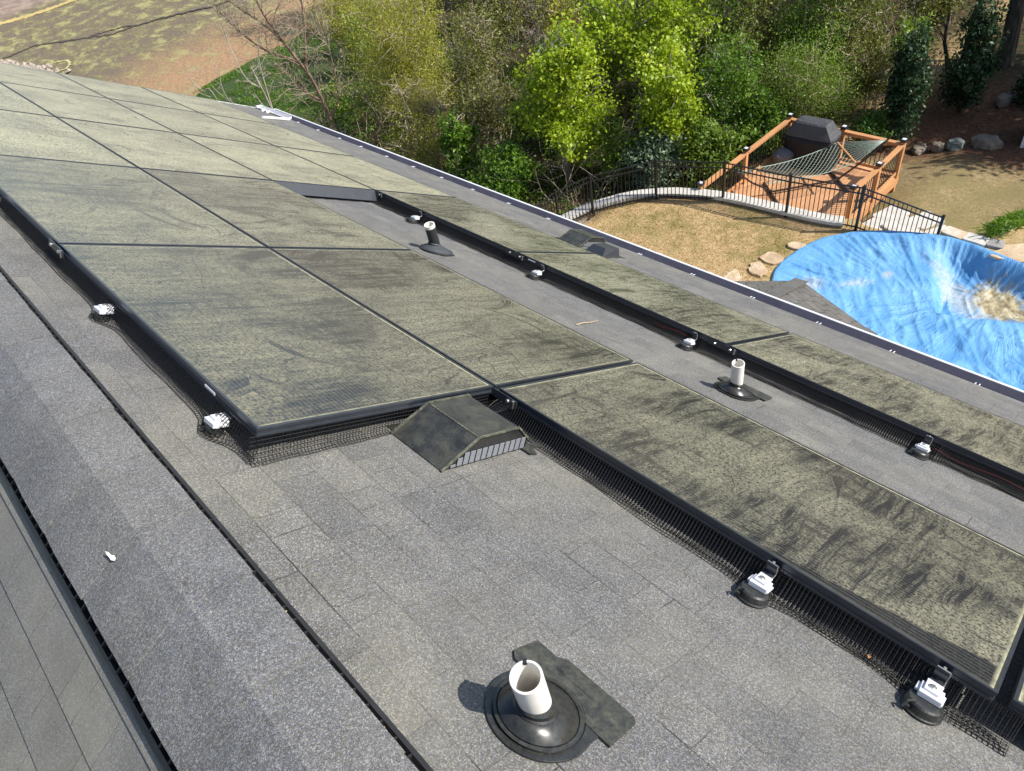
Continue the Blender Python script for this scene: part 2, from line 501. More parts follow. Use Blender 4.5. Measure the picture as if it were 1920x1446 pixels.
# cap shingles
mb = MB()
u = UN
k = 0
crng = random.Random(11)
while u < UF:
    u1 = u + 0.30
    e0, e1 = 0.150 + crng.uniform(-.002, .002), 0.183 + crng.uniform(-.002, .002)
    lift = crng.uniform(0, .0015)
    secs = []
    for uu, hh in ((u, 0.048), (u + 0.10, 0.0485 + lift), (u + 0.20, 0.0485 + lift * .5), (u1 + 0.02, 0.043)):
        pr = []
        for t in (1.0, 0.75, 0.48, 0.22, 0.0, -0.22, -0.48, -0.75, -1.0):
            w = e0 if t > 0 else e1
            hx = hh - 0.034 * max(0.0, 1 - abs(t)) ** 1.35
            hx += 0.0008 * math.sin(uu * 9 + t * 3)
            pr.append((t * w, hx))
        secs.append(prof_pts(uu, pr))
    for a, b in zip(secs, secs[1:]):
        for i in range(8):
            mb.quad(a[i], a[i + 1], b[i + 1], b[i])
    s0 = secs[0]
    low = [p - Vector((0, 0, 0.006)) for p in s0]
    for i in range(8):
        mb.quad(low[i], low[i + 1], s0[i + 1], s0[i])
    for i in (0, 8):                    # edge thickness
        for a, b in zip(secs, secs[1:]):
            q = Vector((0, 0, -0.006))
            mb.quad(a[i], b[i], b[i] + q, a[i] + q) if i == 0 else mb.quad(b[i], a[i], a[i] + q, b[i] + q)
    u = u1
cap = hpart(mb, 'ridge_cap', MAT['shingle_cap'], smooth=True)

# gutter along the eave
ex, ez = rl(0, VE).x, rl(0, VE).z
G0, G1 = UN, 12.17
def sweepy(mb, prof, y0, y1, n=24):
    for k in range(n):
        a, b = y0 + (y1 - y0) * k / n, y0 + (y1 - y0) * (k + 1) / n
        for i in range(len(prof) - 1):
            mb.quad((prof[i][0], a, prof[i][1]), (prof[i + 1][0], a, prof[i + 1][1]), (prof[i + 1][0], b, prof[i + 1][1]), (prof[i][0], b, prof[i][1]))
mb = MB()
lipx, lipz = ex + 0.142, ez - 0.012
sweepy(mb, [(lipx - 0.012, lipz - 0.010), (lipx - 0.012, lipz), (lipx + 0.004, lipz + 0.002), (lipx + 0.004, lipz - 0.016), (lipx - 0.012, lipz - 0.05), (lipx - 0.03, lipz - 0.12), (ex + 0.005, lipz - 0.12), (ex + 0.003, lipz - 0.01)], G0, G1)
mb.box((ex + 0.07, G1 + 0.003, lipz - 0.058), (0.15, 0.006, 0.125))
gut = hpart(mb, 'gutter', MAT['white'])
mb = MB()
sweepy(mb, [(lipx - 0.014, lipz - 0.008), (lipx - 0.034, lipz - 0.105), (ex + 0.012, lipz - 0.105), (ex + 0.010, lipz - 0.008)], G0, G1 - .01)
hpart(mb, 'trough_lining', MAT['gutter_in'], gut)
hang = None
for u in (11.85, 11.22, 10.6, 9.98, 9.40, 8.75, 8.12, 7.5, 6.87, 6.2, 5.52, 4.82, 4.17, 3.5, 2.82, 2.15, 1.49, 0.82, 0.16):
    mb = MB()
    mb.beam((ex - 0.002, u - 0.015, ez + 0.004), (ex + .045, u - 0.015, lipz - .004), 0.007, 0.005)
    mb.beam((ex - 0.002, u + 0.015, ez + 0.004), (ex + .045, u + 0.015, lipz - .004), 0.007, 0.005)
    hpart(mb, 'gutter_hanger', MAT['alu'], gut)
# fascia, soffit and walls
mb = MB()
sweepy(mb, [(ex + 0.002, ez - 0.002), (ex + 0.002, ez - 0.20), (ex - 0.42, ez - 0.20)], UN, UF, 4)
sweepy(mb, [(2 * apex.x - ex + 0.42, ez - 0.20), (2 * apex.x - ex, ez - 0.20), (2 * apex.x - ex, ez - 0.004)], UN, UF, 4)
for y, s in ((UF, 1), (UN, -1)):
    lo, hi = (2 * apex.x - ex), ex
    for x0 in (lo, hi):
        mb.beam((x0, y + s * .012, ez - 0.09), (apex.x, y + s * .012, apex.z - 0.09), 0.02, 0.17)
hpart(mb, 'fascia', MAT['white'])
mb = MB()
wx0, wx1 = 2 * apex.x - ex + 0.42, ex - 0.42
wy0, wy1 = UN + 0.3, UF - 0.3
zt = ez - 0.2
mb.box(((wx0 + wx1) / 2, (wy0 + wy1) / 2, (zt - 9.6) / 2 - .05), (wx1 - wx0, wy1 - wy0, zt + 9.6))
for y in (wy0, wy1 - 0.02):
    a, b, c = Vector((wx0, y, zt - .05)), Vector((wx1, y, zt - .05)), Vector((apex.x, y, apex.z - 0.16))
    q = Vector((0, 0.02, 0))
    mb.add([a, b, c, a + q, b + q, c + q], [(0, 1, 2), (5, 4, 3), (0, 3, 4, 1), (1, 4, 5, 2), (2, 5, 3, 0)])
hpart(mb, 'wall', MAT['siding'])

# bay roof below the eave
mb = MB()
ap = Vector((4.25, 3.35, -3.62))
zb = -5.3
bay = [Vector((4.2, 6.2, zb)), Vector((6.93, 5.13, zb)), Vector((7.82, 3.78, zb)), Vector((7.33, 2.52, zb)), Vector((6.2, 0.9, zb)), Vector((4.2, 0.2, zb))]
for a, b in zip(bay, bay[1:]):
    n = 14
    ed = (b - a).normalized()
    up = ap - a - ed * (ap - a).dot(ed)
    L = up.length
    nrm = ed.cross(up).normalized()
    if nrm.z < 0: nrm = -nrm
    nr = int(L / 0.143)
    for i in range(nr):
        t0, t1 = i / nr, (i + 1) / nr
        p0, p1, q0, q1 = a.lerp(ap, t0), b.lerp(ap, t0), a.lerp(ap, t1), b.lerp(ap, t1)
        hh = nrm * 0.007
        mb.quad(p0 + hh, p1 + hh, q1, q0, [((p - a).dot(ed) + 11 * a.x, (p - a).dot(up) / L) for p in (p0, p1, q1, q0)])
        mb.quad(p0, p1, p1 + hh, p0 + hh, [((p - a).dot(ed) + 11 * a.x, (p - a).dot(up) / L) for p in (p0, p1, p1, p0)])
    # hip cap strips
bro = hpart(mb, 'bay_roof', MAT['shingle_bay'])
mb = MB()
for p in bay[1:-1]:
    n = 22
    for i in range(n):
        a, b = p.lerp(ap, i / n), p.lerp(ap, (i + 1) / n)
        mb.beam(a + Vector((0, 0, 0.022)), b + Vector((0, 0, 0.016)), 0.20, 0.010)
MAT['bay_cap'] = shingle_mat('bay_cap_shingle', (1.0, 0.98, 0.96), 0.72, tabs=False, pollen=0.2)
hpart(mb, 'hip_cap', MAT['bay_cap'], bro)
mb = MB()
for a, b in zip(bay, bay[1:]):
    mb.beam(a + Vector((0, 0, -0.075)), b + Vector((0, 0, -0.075)), 0.02, 0.13)
hpart(mb, 'bay_fascia', MAT['white'], bro)
mb = MB()
cen = Vector((4.2, 3.3, 0))
wp = [(cen.x + (p.x - cen.x) * 0.88, cen.y + (p.y - cen.y) * 0.88) for p in bay]
mb.prism(list(reversed(wp)), -9.6, zb + 0.1)
hpart(mb, 'bay_wall', MAT['siding'])

# bent white trim lying at the far eave corner
mb = MB()
Pp, Qq, Rr = rl(12.24, 5.38, H + .03), rl(11.32, 5.45, H + .02), rl(10.98, 4.80, H + .02)
mb.beam(Pp, Qq, 0.05, 0.012, (SP, 0, CP)); mb.beam(Pp + Vector((.05, 0, .0)), Qq + Vector((.05, .02, 0)), 0.012, 0.05, (SP, 0, CP))
mb.beam(Pp + Vector((-.03, 0, .02)), Pp + Vector((.07, 0, .0)), 0.05, 0.03, (SP, 0, CP))
mb.tube([Qq + Vector((.03, .02, 0)), Qq.lerp(Rr, .06) + Vector((0, -.03, 0)), Qq.lerp(Rr, .5), Rr], 0.022, 8)
for t in (.25, .4):
    mb.box(tuple(Pp.lerp(Qq, t) + Vector((-.04, 0, .02))), (0.07, 0.03, 0.03))
tag(mb.build('gutter_trim', MAT['white']), 'bent white gutter trim lying on the shingles at the far eave corner', 'gutter trim')

# ------------------------------------------------------------------ solar panels
PV, PU = 1.055, 1.904
PW, PL = 1.045, 1.879
def ring_frame():
    mb = MB()
    prof = [(0.0115, -0.0015), (0.0105, 0.0), (0.0008, 0.0), (0.0, -0.0010), (0.0, -0.0105), (0.0035, -0.0125), (0.0035, -0.0225), (0.0, -0.0245), (0.0, -0.0340), (0.024, -0.0340), (0.024, -0.0320), (0.006, -0.0300), (0.006, -0.0065), (0.0115, -0.0065)]
    def ring(i, h):
        x, y = PW / 2 - i, PL / 2 - i
        return [(-x, -y, h), (x, -y, h), (x, y, h), (-x, y, h)]
    n = len(prof)
    for k in range(n):
        a, b = ring(*prof[k]), ring(*prof[(k + 1) % n])
        for j in range(4):
            mb.quad(a[j], a[(j + 1) % 4], b[(j + 1) % 4], b[j])
    return mb
def glass_slab():
    mb = MB()
    mb.box((0, 0, -0.0045), (PW - 0.022, PL - 0.022, 0.0045))
    return mb
proto = empty('solar_panel', rl(0.5 * PU, 1.5 * PV, 0), RROT)
ring_frame().build('frame', MAT['frame'], proto)
glass_slab().build('glass', MAT['glass_wiped'], proto)
PG = 'solar panels on the roof slope'
proto['category'] = 'solar panel'; proto['group'] = PG
ordn = ['', 'second', 'third', 'fourth', 'fifth', 'sixth']
LAB = {
    (0, 1): 'smeared solar panel at the near end of the ridge-side row, above the big box vent',
    (0, 2): 'pollen coated solar panel second from the near end of the ridge-side row',
    (0, 3): 'dusty solar panel third from the near end of the ridge-side row',
    (0, 4): 'pale dusty solar panel fourth along the ridge-side row',
    (0, 5): 'pale dusty solar panel at the far end of the ridge-side row',
    (1, 0): 'nearest large solar panel, with a dark washed wedge along its upper edge',
    (1, 1): 'swirl smeared solar panel whose near corner meets the black box vent',
    (1, 2): 'streaked solar panel beside the black-sided vent pipe',
    (1, 3): 'dusty solar panel level with the grey end plate, second row from the ridge',
    (1, 4): 'pale dusty solar panel fifth along the second row from the ridge',
    (1, 5): 'pale dusty solar panel at the far end of the second row from the ridge',
    (2, 3): 'pale dusty solar panel directly behind the grey sheet metal end plate',
    (2, 4): 'pale dusty solar panel in the middle of the short three-panel row',
    (2, 5): 'pale dusty solar panel at the far end of the short three-panel row',
    (3, 0): 'solar panel of the lowest row running out of the right picture edge',
    (3, 1): 'solar panel of the lowest row facing the slim white vent pipe',
    (3, 2): 'solar panel of the lowest row overlapping the far box vent near the gutter',
    (3, 3): 'pale solar panel of the lowest row, its near corner at the end plate',
    (3, 4): 'pale yellowish solar panel second from the far end of the lowest row',
    (3, 5): 'palest solar panel at the far end of the lowest row, by the white gutter trim',
}
panels = {}
jr = random.Random(5)
for (c, r), lab in LAB.items():
    o = proto if (c, r) == (1, 0) else copy_tree(proto)
    o.location = rl((r + .5) * PU, (c + .5) * PV, 0)
    o.rotation_euler = (jr.uniform(-.0006, .0006), PIT + jr.uniform(-.0012, .0012), 0)
    o['label'] = lab
    panels[(c, r)] = o
pe = copy_tree(proto)
pe.location = rl(-0.5 * PU - 0.006, 1.5 * PV + .01, 0.012)
pe.rotation_euler = (R(-0.9), PIT + R(.6), 0)
pe['label'] = 'solar panel showing only a tilted corner at the lower right picture edge'
base_glass = [c for c in proto.children if c.name.startswith('glass')][0].data
tiers = {}
for key in ('glass', 'glass_mid', 'glass_far'):
    tiers[key] = base_glass.copy()
    tiers[key].materials[0] = MAT[key]
for k, o in list(panels.items()) + [((1, -1), pe)]:
    if k == (1, 0): continue
    c, r = k
    far = r + .5 * c
    g_ = [q for q in o.children if q.name.startswith('glass')][0]
    g_.data = tiers['glass' if (r <= 1 and c <= 1) else ('glass_mid' if r <= 2 else 'glass_far')]
# small white stickers on two frames
for (c, r), x, y in (((0, 1), -PW / 2 - .0012, -0.62), ((3, 1), -PW / 2 - .0012, .78)):
    mb = MB(); mb.box((0, 0, 0), (0.002, 0.075, 0.009))
    mb.build('sticker', MAT['white'], panels[(c, r)], loc=(x, y, -0.0175))

# mid-row blocks under the panels (attachment rails seen through the gaps)
# end plate across the short row
mb = MB()
y0 = 3 * PU - 0.014
a, b = (2 * PV + 0.01, y0), (3 * PV - 0.012, y0)
mb.add([(a[0], y0, -.001), (b[0], y0, -.001), (b[0], y0 - .055, -.088), (a[0], y0 - .055, -.088), (a[0], y0 + .004, -.001), (b[0], y0 + .004, -.001), (b[0], y0 - .051, -.09), (a[0], y0 - .051, -.09)],
       [(0, 3, 2, 1), (4, 5, 6, 7), (0, 1, 5, 4), (3, 7, 6, 2), (0, 4, 7, 3), (1, 2, 6, 5)])
mb.box((b[0] - .004, y0 - .03, -.045), (0.006, 0.06, 0.09))
tag(mb.build('end_plate', MAT['skirt'], loc=(0, 0, 0), rot=RROT), 'grey-black sheet metal plate closing the near end of the short panel row', 'end plate')

# ------------------------------------------------------------------ wire mesh along the panel edges
def guard_run(mb, s0, s1, place, bulge=(), prof=((0.0, -0.026), (0.010, -0.060), (0.030, H + 0.018), (0.044, H + 0.010), (0.072, H + 0.008)), step=0.0127, seed=1):
    rr = random.Random(seed)
    L = []
    for (p, q) in zip(prof, prof[1:]):
        L.append(math.hypot(q[0] - p[0], q[1] - p[1]))
    tot = sum(L)
    def at(t, s):
        d = t * tot
        k = 0
        while k < len(L) - 1 and d > L[k]:
            d -= L[k]; k += 1
        f = d / L[k]
        off = prof[k][0] + (prof[k + 1][0] - prof[k][0]) * f
        h = prof[k][1] + (prof[k + 1][1] - prof[k][1]) * f
        w = 1 + 0.10 * math.sin(s * 5.1 + seed) + 0.07 * math.sin(s * 13.7 + 2 * seed)
        add = 0.0
        for (c, sg, am) in bulge:
            add += am * math.exp(-((s - c) / sg) ** 2)
        off = off * w + add * min(1, t * 1.6)
        return place(s, off, h + (0.002 * math.sin(s * 31 + t * 5) if t > .7 else 0))
    rad = 0.0013
    n = int((s1 - s0) / step)
    for i in range(n + 1):
        s = s0 + (s1 - s0) * i / n
        ts = (0, .2, .42, .58, .72, .86, 1.0)
        mb.tube([at(t, s) for t in ts], rad, 3, False)
    m = int(tot / step)
    for j in range(m + 1):
        t = j / m
        k = max(2, int((s1 - s0) / 0.045))
        mb.tube([at(t, s0 + (s1 - s0) * i / k) for i in range(k + 1)], rad, 3, False)

G1_ = 'black wire mesh skirts under the panel edges'
mb = MB()
guard_run(mb, PU - .01, 9.6, lambda s, o, h: (-0.0 - o + .004, s, h), [(2.11, .075, .055), (3.13, .075, .05), (4.83, .09, .055), (6.4, .1, .05)], ((0.0, -0.026), (0.004, -0.060), (0.012, H + 0.020), (0.018, H + 0.010), (0.034, H + 0.008)), seed=1)
guard_run(mb, -0.02, PV - 0.03, lambda s, o, h: (s, PU + 0.008 - o, h), [(0.05, .12, .006)], ((0.0, -0.026), (0.003, -0.060), (0.008, H + 0.020), (0.012, H + 0.010), (0.030, H + 0.008)), seed=2)
tag(mb.build('wire_guard', MAT['wire'], rot=RROT), 'black wire mesh skirt along the ridge-side panel edge and round its near corner', 'wire mesh', G1_)
mb = MB()
guard_run(mb, -0.06, PU - 0.05, lambda s, o, h: (PV - o + .006, s, h), [(0.64, .07, .025), (0.14, .07, .025)], seed=3)
guard_run(mb, -0.06, PU - 0.15, lambda s, o, h: (PV - o * .8 + .014, s + .005, h), [(0.64, .07, .02), (0.14, .07, .02)], seed=8)  # second mesh layer, added to darken the shaded band under the edge
tag(mb.build('wire_guard', MAT['wire'], rot=RROT), 'black wire mesh skirt under the upper edge of the nearest large panel', 'wire mesh', G1_)
mb = MB()
guard_run(mb, 0.1, 3 * PU - 0.06, lambda s, o, h: (3 * PV - o + .006, s, h), [(0.66, .07, .03), (2.12, .07, .03), (3.5, .07, .03), (5.0, .07, .03)], seed=4)
guard_run(mb, 0.1, 3 * PU - 0.06, lambda s, o, h: (3 * PV - o * .8 + .014, s + .006, h), [(0.66, .07, .02), (2.12, .07, .02), (3.5, .07, .02), (5.0, .07, .02)], seed=6)  # second layer here too, added to deepen the dark under the row
tag(mb.build('wire_guard', MAT['wire'], rot=RROT), 'black wire mesh skirt under the upper edge of the lowest panel row', 'wire mesh', G1_)
# crumpled mesh end behind the box vent
mb = MB()
for i in range(9):
    r0 = .028 + .011 * i
    mb.tube([(0.0 + r0 * math.cos(a) * 1.2, -r0 * math.sin(a) * .9, .012 + .09 * (i / 9) ** .5 * 0.9 + .006 * math.sin(3 * a)) for a in [k * PI / 10 for k in range(11)]], .0011, 4, False)
for k in range(11):
    a = k * PI / 10
    mb.tube([((.028 + .011 * i) * math.cos(a) * 1.2, -(.028 + .011 * i) * math.sin(a) * .9, .012 + .09 * (i / 9) ** .5 * .9) for i in range(9)], .0011, 4, False)
tag(mb.build('wire_guard', MAT['wire'], loc=rl(PU - .03, PV - .11, H), rot=RROT), 'curled end of black wire mesh behind the big box vent', 'wire mesh', G1_)

# ------------------------------------------------------------------ roof mounts
def make_mount():
    t = empty('roof_mount', (0, 0, 0), RROT)
    mb = MB()
    mb.lathe([(0.0, 0.0), (0.052, 0.0), (0.0515, 0.003), (0.0475, 0.005), (0.0455, 0.025), (0.041, 0.030), (0.0, 0.031)], 32, (.004, 0, 0))
    mb.build('puck', MAT['puck'], t, smooth=False)
    mb = MB()
    mb.box((0.030, -0.002, 0.0405), (0.056, 0.058, 0.017), R(4))
    mb.prism([(0.010, -.036), (0.056, -.036), (0.056, .036), (0.018, .036)], .0325, .041)
    mb.prism([(0.016, -.019), (0.070, -.021), (0.070, .021), (0.016, .019)], .0495, .0565)
    base = mb.build('base_block', MAT['alu'], t, bevel=.0018)
    mb = MB()
    mb.lathe([(0.0, .063), (.0065, .063), (.0065, .0605), (.0100, .0600), (.0100, .0567)], 12, (0.036, 0.002, 0))
    mb.build('bolt', MAT['steel'], base)
    mb = MB()
    # extruded hook that grips the frame
    for yy in (-.02, .02):
        pass
    mb.box((0.080, 0, .056), (0.018, .034, .005))
    mb.box((0.091, 0, .071), (0.004, .034, .028))
    mb.box((0.083, 0, .087), (0.018, .034, .004))
    mb.box((0.078, 0, .0945), (0.0035, .034, .011))
    cl_ = mb.build('clamp', MAT['frame'], t)  # black finish stands in for the shade on the metal clamp
    mb = MB()
    mb.tube([(.070, -.018, .058), (.088, -.018, .061), (.088, -.018, .080), (.076, -.018, .086), (.076, -.018, .099)], .0021, 4)
    mb.tube([(.076, -.017, .0995), (.076, .017, .0995)], .0021, 4)
    mb.lathe([(0, .103), (.0045, .103), (.0045, .098)], 8, (.082, 0, 0))
    mb.build('lit_edge', MAT['steel'], cl_)  # steel strips added as the clamp's sunlit edges
    mb = MB()
    mb.box((-.036, .030, .012), (.020, .012, .010)); mb.tube([(-.03, .02, .034), (-.044, .034, .03), (-.054, .040, .012)], .0035, 5)
    mb.build('sealant_port', MAT['puck'], t)
    return t
MG = 'white roof mounts along the panel edges'
mount = make_mount()
mount['category'] = 'roof mount'; mount['group'] = MG
msp = [
    (0.135, PV - .098, 'white roof mount on a black puck with an orange leaf beside it'),
    (0.635, PV - .098, 'white roof mount on a black puck, second from the lower right corner'),
    (2.115, -0.056, 'white roof mount caged in wire mesh at the near corner of the ridge-side panel'),
    (3.13, -0.056, 'white roof mount in wire mesh, middle of the long ridge-side edge'),
    (4.83, -0.056, 'white roof mount at the left picture edge above the wire mesh'),
    (0.665, 3 * PV - .098, 'white roof mount under the lowest panel row near the right picture edge'),
    (2.125, 3 * PV - .098, 'white roof mount under the lowest panel row, just behind the white vent pipe'),
    (3.50, 3 * PV - .098, 'white roof mount under the lowest panel row between the two pipes'),
    (5.00, 3 * PV - .098, 'white roof mount under the lowest panel row nearest the grey end plate'),
]
for i, (u, v, lab) in enumerate(msp):
    o = mount if i == 0 else copy_tree(mount)
    o.location = rl(u, v, H + .006)
    o.rotation_euler = (0, PIT, 0)
    o['label'] = lab
    if v < 0:          # smaller flashing tucked under the mesh
        for q in o.children:
            if q.name.startswith('puck'):
                q.scale = (.60, .66, 1.0); q.location = (.022, 0, 0)
            if q.name.startswith('sealant'):
                q.scale = (.5, .5, .6); q.location = (.012, 0, 0)

# splice plates where two panels meet
def make_splice():
    t = empty('splice_plate', (0, 0, 0), RROT)
    mb = MB(); mb.box((0, 0, 0), (0.005, 0.20, 0.032)); mb.build('plate', MAT['frame'], t)
    for y in (-.055, .055):
        mb = MB(); mb.lathe([(0, .0), (.0085, 0), (.0085, .006), (.0065, .009), (0, .009)], 12)
        mb.build('bolt', MAT['steel'], t, loc=(-.0025, y, 0), rot=(0, -PI / 2, 0))
    mb = MB(); mb.box((-.006, -.088, -.002), (.004, .006, .034)); mb.box((-.012, -.088, .014), (.012, .007, .004)); mb.build('clip', MAT['steel'], t)
    return t
sp = make_splice()
sp['category'] = 'splice plate'; sp['group'] = 'black splice plates with silver bolts'
for i, (u, v, lab) in enumerate([
    (PU + .02, 3 * PV - .006, 'black splice plate with two silver bolts above the white vent pipe'),
    (PU - .03, PV - .006, 'black splice plate with silver bolts at the corner behind the box vent'),
    (2 * PU, -0.006, 'splice plate with two bolts at the left edge of the ridge-side row'),
    (3 * PU - .03, 3 * PV - .006, 'splice plate with silver bolts at the right end of the grey end plate'),
    (2 * PU, 3 * PV - .006, 'splice plate with silver bolts by the black-sided pipe')]):
    o = sp if i == 0 else copy_tree(sp)
    o.location = rl(u, v, -.019 - .004)
    o['label'] = lab

# red and black lead hanging under the lowest row
mb = MB()
mb.tube([(3 * PV - .02, .62 - k * .04, -.058 - .010 * math.sin(k * .55) - .001 * k) for k in range(14)], .0018, 5)
tag(mb.build('cable', plain('red_cable', (0.12, 0.012, 0.012, 1), 0.5), rot=RROT), 'thin red cable hanging under the lowest panel row at the right', 'cable')
mb = MB()
mb.tube([(3 * PV - .015, 2.45 - k * .03, -.055 - .008 * math.sin(k * .7)) for k in range(10)], .0018, 5)
tag(mb.build('cable', bpy.data.materials['red_cable'], rot=RROT), 'short red cable under the lowest panel row by the splice', 'cable')

# ------------------------------------------------------------------ box vents
def make_vent():
    t = empty('roof_vent', (0, 0, 0), RROT)
    w = 0.285; ht = 0.104
    # cross-section in x: slope up, flat top, steep front
    X0, X1, X2, X3 = 0.0, 0.150, 0.360, 0.425
    mb = MB()
    A = [(X0, 0.004), (X1, ht), (X2, ht), (X3, 0.05), (X3, 0.004)]
    lft = [(x, 0, z) for x, z in A]; rgt = [(x, w, z) for x, z in A]
    n = len(A)
    for i in range(n - 1):
        mb.quad(lft[i], lft[i + 1], rgt[i + 1], rgt[i])
    # side walls: dark band above the screens and thin rim below
    for y, s in ((0, 1), (w, -1)):
        pass
    hood = mb.build('hood', MAT['vent'], t)
    for y, s in ((0, 1), (w, -1)):
        mb = MB()
        mb.beam((X0 - .004, y, .006), (X1, y, ht + .002), .007, .007); mb.beam((X1, y, ht + .002), (X2, y, ht + .002), .007, .007)
        mb.beam((X2, y, ht + .001), (X3, y, .05), .007, .007)
        mb.build('seam', MAT['vent_seam'], hood)
    mb = MB()
    mb.beam((X1, 0, ht), (X1, w, ht), .006, .004)
    mb.build('fold', MAT['vent_seam'], hood)
    for y, s in ((.003, 1), (w - .003, -1)):
        mb = MB()
        mb.add([(x, y, z - (.001 if z > .05 else 0)) for x, z in A], [tuple(range(n))])
        mb.build('side_wall', MAT['vent_side'], hood)
    for y, s in ((-.001, -1), (w + .001, 1)):
        mb = MB()
        k = 0
        x = .035
        while x < X3 - .02:
            top = min(0.056, (x + .011) * ht / X1 - 0.012)
            top = min(top, .056)
            if top > .014:
                mb.box((x + .011, y, (top + .010) / 2), (.0235, .003, top - .010))
            x += .0295
        mb.build('screen', MAT['grille'], hood)
    mb = MB()
    mb.box((X3 / 2 + .03, w / 2 + .03, .002), (X3 + .03, w + .05, .003))
    mb.build('flange', MAT['plastic'], t)
    return t
vt = make_vent()
vt['category'] = 'roof vent'; vt['group'] = 'black slant-back roof vents'
vt.location = rl(1.605, 0.525, H + .004)
vt['label'] = 'large black box vent with silver side screens at the corner of the near panels'
v2 = copy_tree(vt)
v2.location = rl(4.37, 4.74, H + .004)
v2['label'] = 'dusty black box vent beside the gutter, partly behind the lowest panel row'
# small black hooded vent before it
mb = MB()
mb.add([(0, 0, 0), (.30, 0, 0), (.30, .22, 0), (0, .22, 0), (.06, .03, .075), (.27, .02, .085), (.27, .20, .085), (.06, .19, .075)],
       [(3, 2, 1, 0), (4, 5, 6, 7), (0, 1, 5, 4), (1, 2, 6, 5), (2, 3, 7, 6), (3, 0, 4, 7)])
vh = empty('exhaust_hood', rl(4.06, 4.72, H + .004), RROT, 'low black exhaust hood just before the dusty box vent by the gutter', 'exhaust hood')
mb.build('hood', MAT['skirt'], vh)
mb = MB(); mb.box((.15, .11, .001), (.38, .30, .004)); mb.build('flange', MAT['plastic'], vh)
# bent black tab beside the big vent
mb = MB()
mb.prism([(0, 0), (.03, -.012), (.05, .03), (.10, .018), (.115, .045), (.03, .075), (.0, .05)], 0, .004)
tag(mb.build('flashing_tab', MAT['plastic'], loc=rl(1.56, .93, H + .007), rot=RROT), 'small torn black flashing tab beside the big box vent', 'flashing')

# ------------------------------------------------------------------ vent pipes with rubber boots
def make_pipe(u, v, length, rad, mat, lab, dome=0.093, flange=0.125, strip=True, topmat=None, boot_mat=None, lean=(0, 0)):
    t = empty('vent_pipe', rl(u, v, H + .005), (0, 0, 0), lab, 'vent pipe', 'vent pipes with rubber boots')
    mb = MB()
    ph = 0.058
    n = 36
    mb.lathe([(dome * 1.12, .008), (dome * 1.11, .013), (dome * 1.02, .015), (dome, .011), (dome * .985, .016), (dome * .80, .030), (dome * .60, .040), (dome * .56, .041), (rad * 1.5, .043), (rad * 1.35, .047), (rad * 1.30, ph), (rad * 1.12, ph + .006), (rad * 1.02, ph + .006)], 40)
    mb.v = [(x - z * math.tan(PIT), y, z) for x, y, z in mb.v]
    boot = mb.build('boot', boot_mat or MAT['rubber'], t, rot=RROT, smooth=True)
    md = boot.modifiers.new('edge', 'EDGE_SPLIT'); md.split_angle = R(38)
    mb = MB()
    poly = []
    for k in range(25):
        a = PI * .42 + (2 * PI - 2 * PI * .42) * k / 24
        poly.append((flange * math.cos(a), flange * math.sin(a)))
    poly += [(flange * .5, -flange * .97), (flange * .55, -flange * .9), (flange * .55, flange * .9)]
    mb.prism(poly, 0.0, .0055)
    mb.lathe([(dome * 1.12, .0055), (dome * 1.12, .0085)], 40)
    mb.build('flange', MAT['rubber'], t, rot=RROT, bevel=.0015)
    if strip:
        mb = MB()
        mb.prism([(.062, -.152), (.165, -.150), (.176, -.138), (.176, .060), (.158, .085), (.158, .150), (.080, .160), (.062, .14)], 0.0, .0075)
        mb.prism([(.128, -.045), (.150, -.040), (.166, -.010), (.166, .040), (.150, .060), (.128, .060)], .0076, .0090)
        mb.build('base_plate', MAT['plastic'], t, rot=RROT, bevel=.0015)
        mb = MB()
        for (a, b) in ((.137, .047), (.150, .043), (.139, .030), (.152, .024)):
            mb.lathe([(.0062, .0091), (.0062, .0098), (.0038, .0098), (.0038, .0091)], 14, (a, b, 0))
        mb.build('embossed_ring', MAT['plastic'], t, rot=RROT)
    mb = MB()
    ax = Vector((lean[0], lean[1], 1)).normalized()
    z0 = -.01
    prof = [(rad, z0), (rad, length), (rad * .97, length + .001), (rad * .86, length + .001), (rad * .84, length - .002), (rad * .84, z0 + .04), (0.0, z0 + .04)]
    mb.lathe(prof, 32)
    mb.v = [tuple(Vector((x, y, 0)) + ax * z) for x, y, z in mb.v]
    pp = mb.build('pipe', mat, t, smooth=True)
    md = pp.modifiers.new('edge', 'EDGE_SPLIT'); md.split_angle = R(40)
    if strip:
        mb = MB(); mb.box((rad * .62, rad * .70, length - .003), (.010, .008, .010), .8); mb.build('rim_nick', MAT['pvc_black'], pp)
    if topmat:
        mb = MB()
        mb.lathe([(rad * 1.015, length - .022), (rad * 1.015, length + .003), (rad * .80, length + .003), (rad * .80, length - .06)], 24)
        mb.v = [tuple(Vector((x, y, 0)) + ax * z) for x, y, z in mb.v]
        mb.build('rim', topmat, pp)
    return t
make_pipe(0.727, 0.062, 0.197, 0.0350, MAT['pvc'], 'short wide white vent pipe on a large black boot in the foreground')
make_pipe(1.572, 2.715, 0.222, 0.0345, MAT['pvc'], 'white vent pipe standing between the middle and lowest panel rows', strip=True)
make_pipe(4.16, 2.655, 0.235, 0.040, MAT['pvc_black'], 'black-sided vent pipe with broken white rim behind the streaked panels', strip=False, topmat=MAT['pvc'], boot_mat=plain('grey_rubber', (0.05, 0.055, 0.062, 1), 0.6, 0, .3, 20), dome=.115, flange=.14)

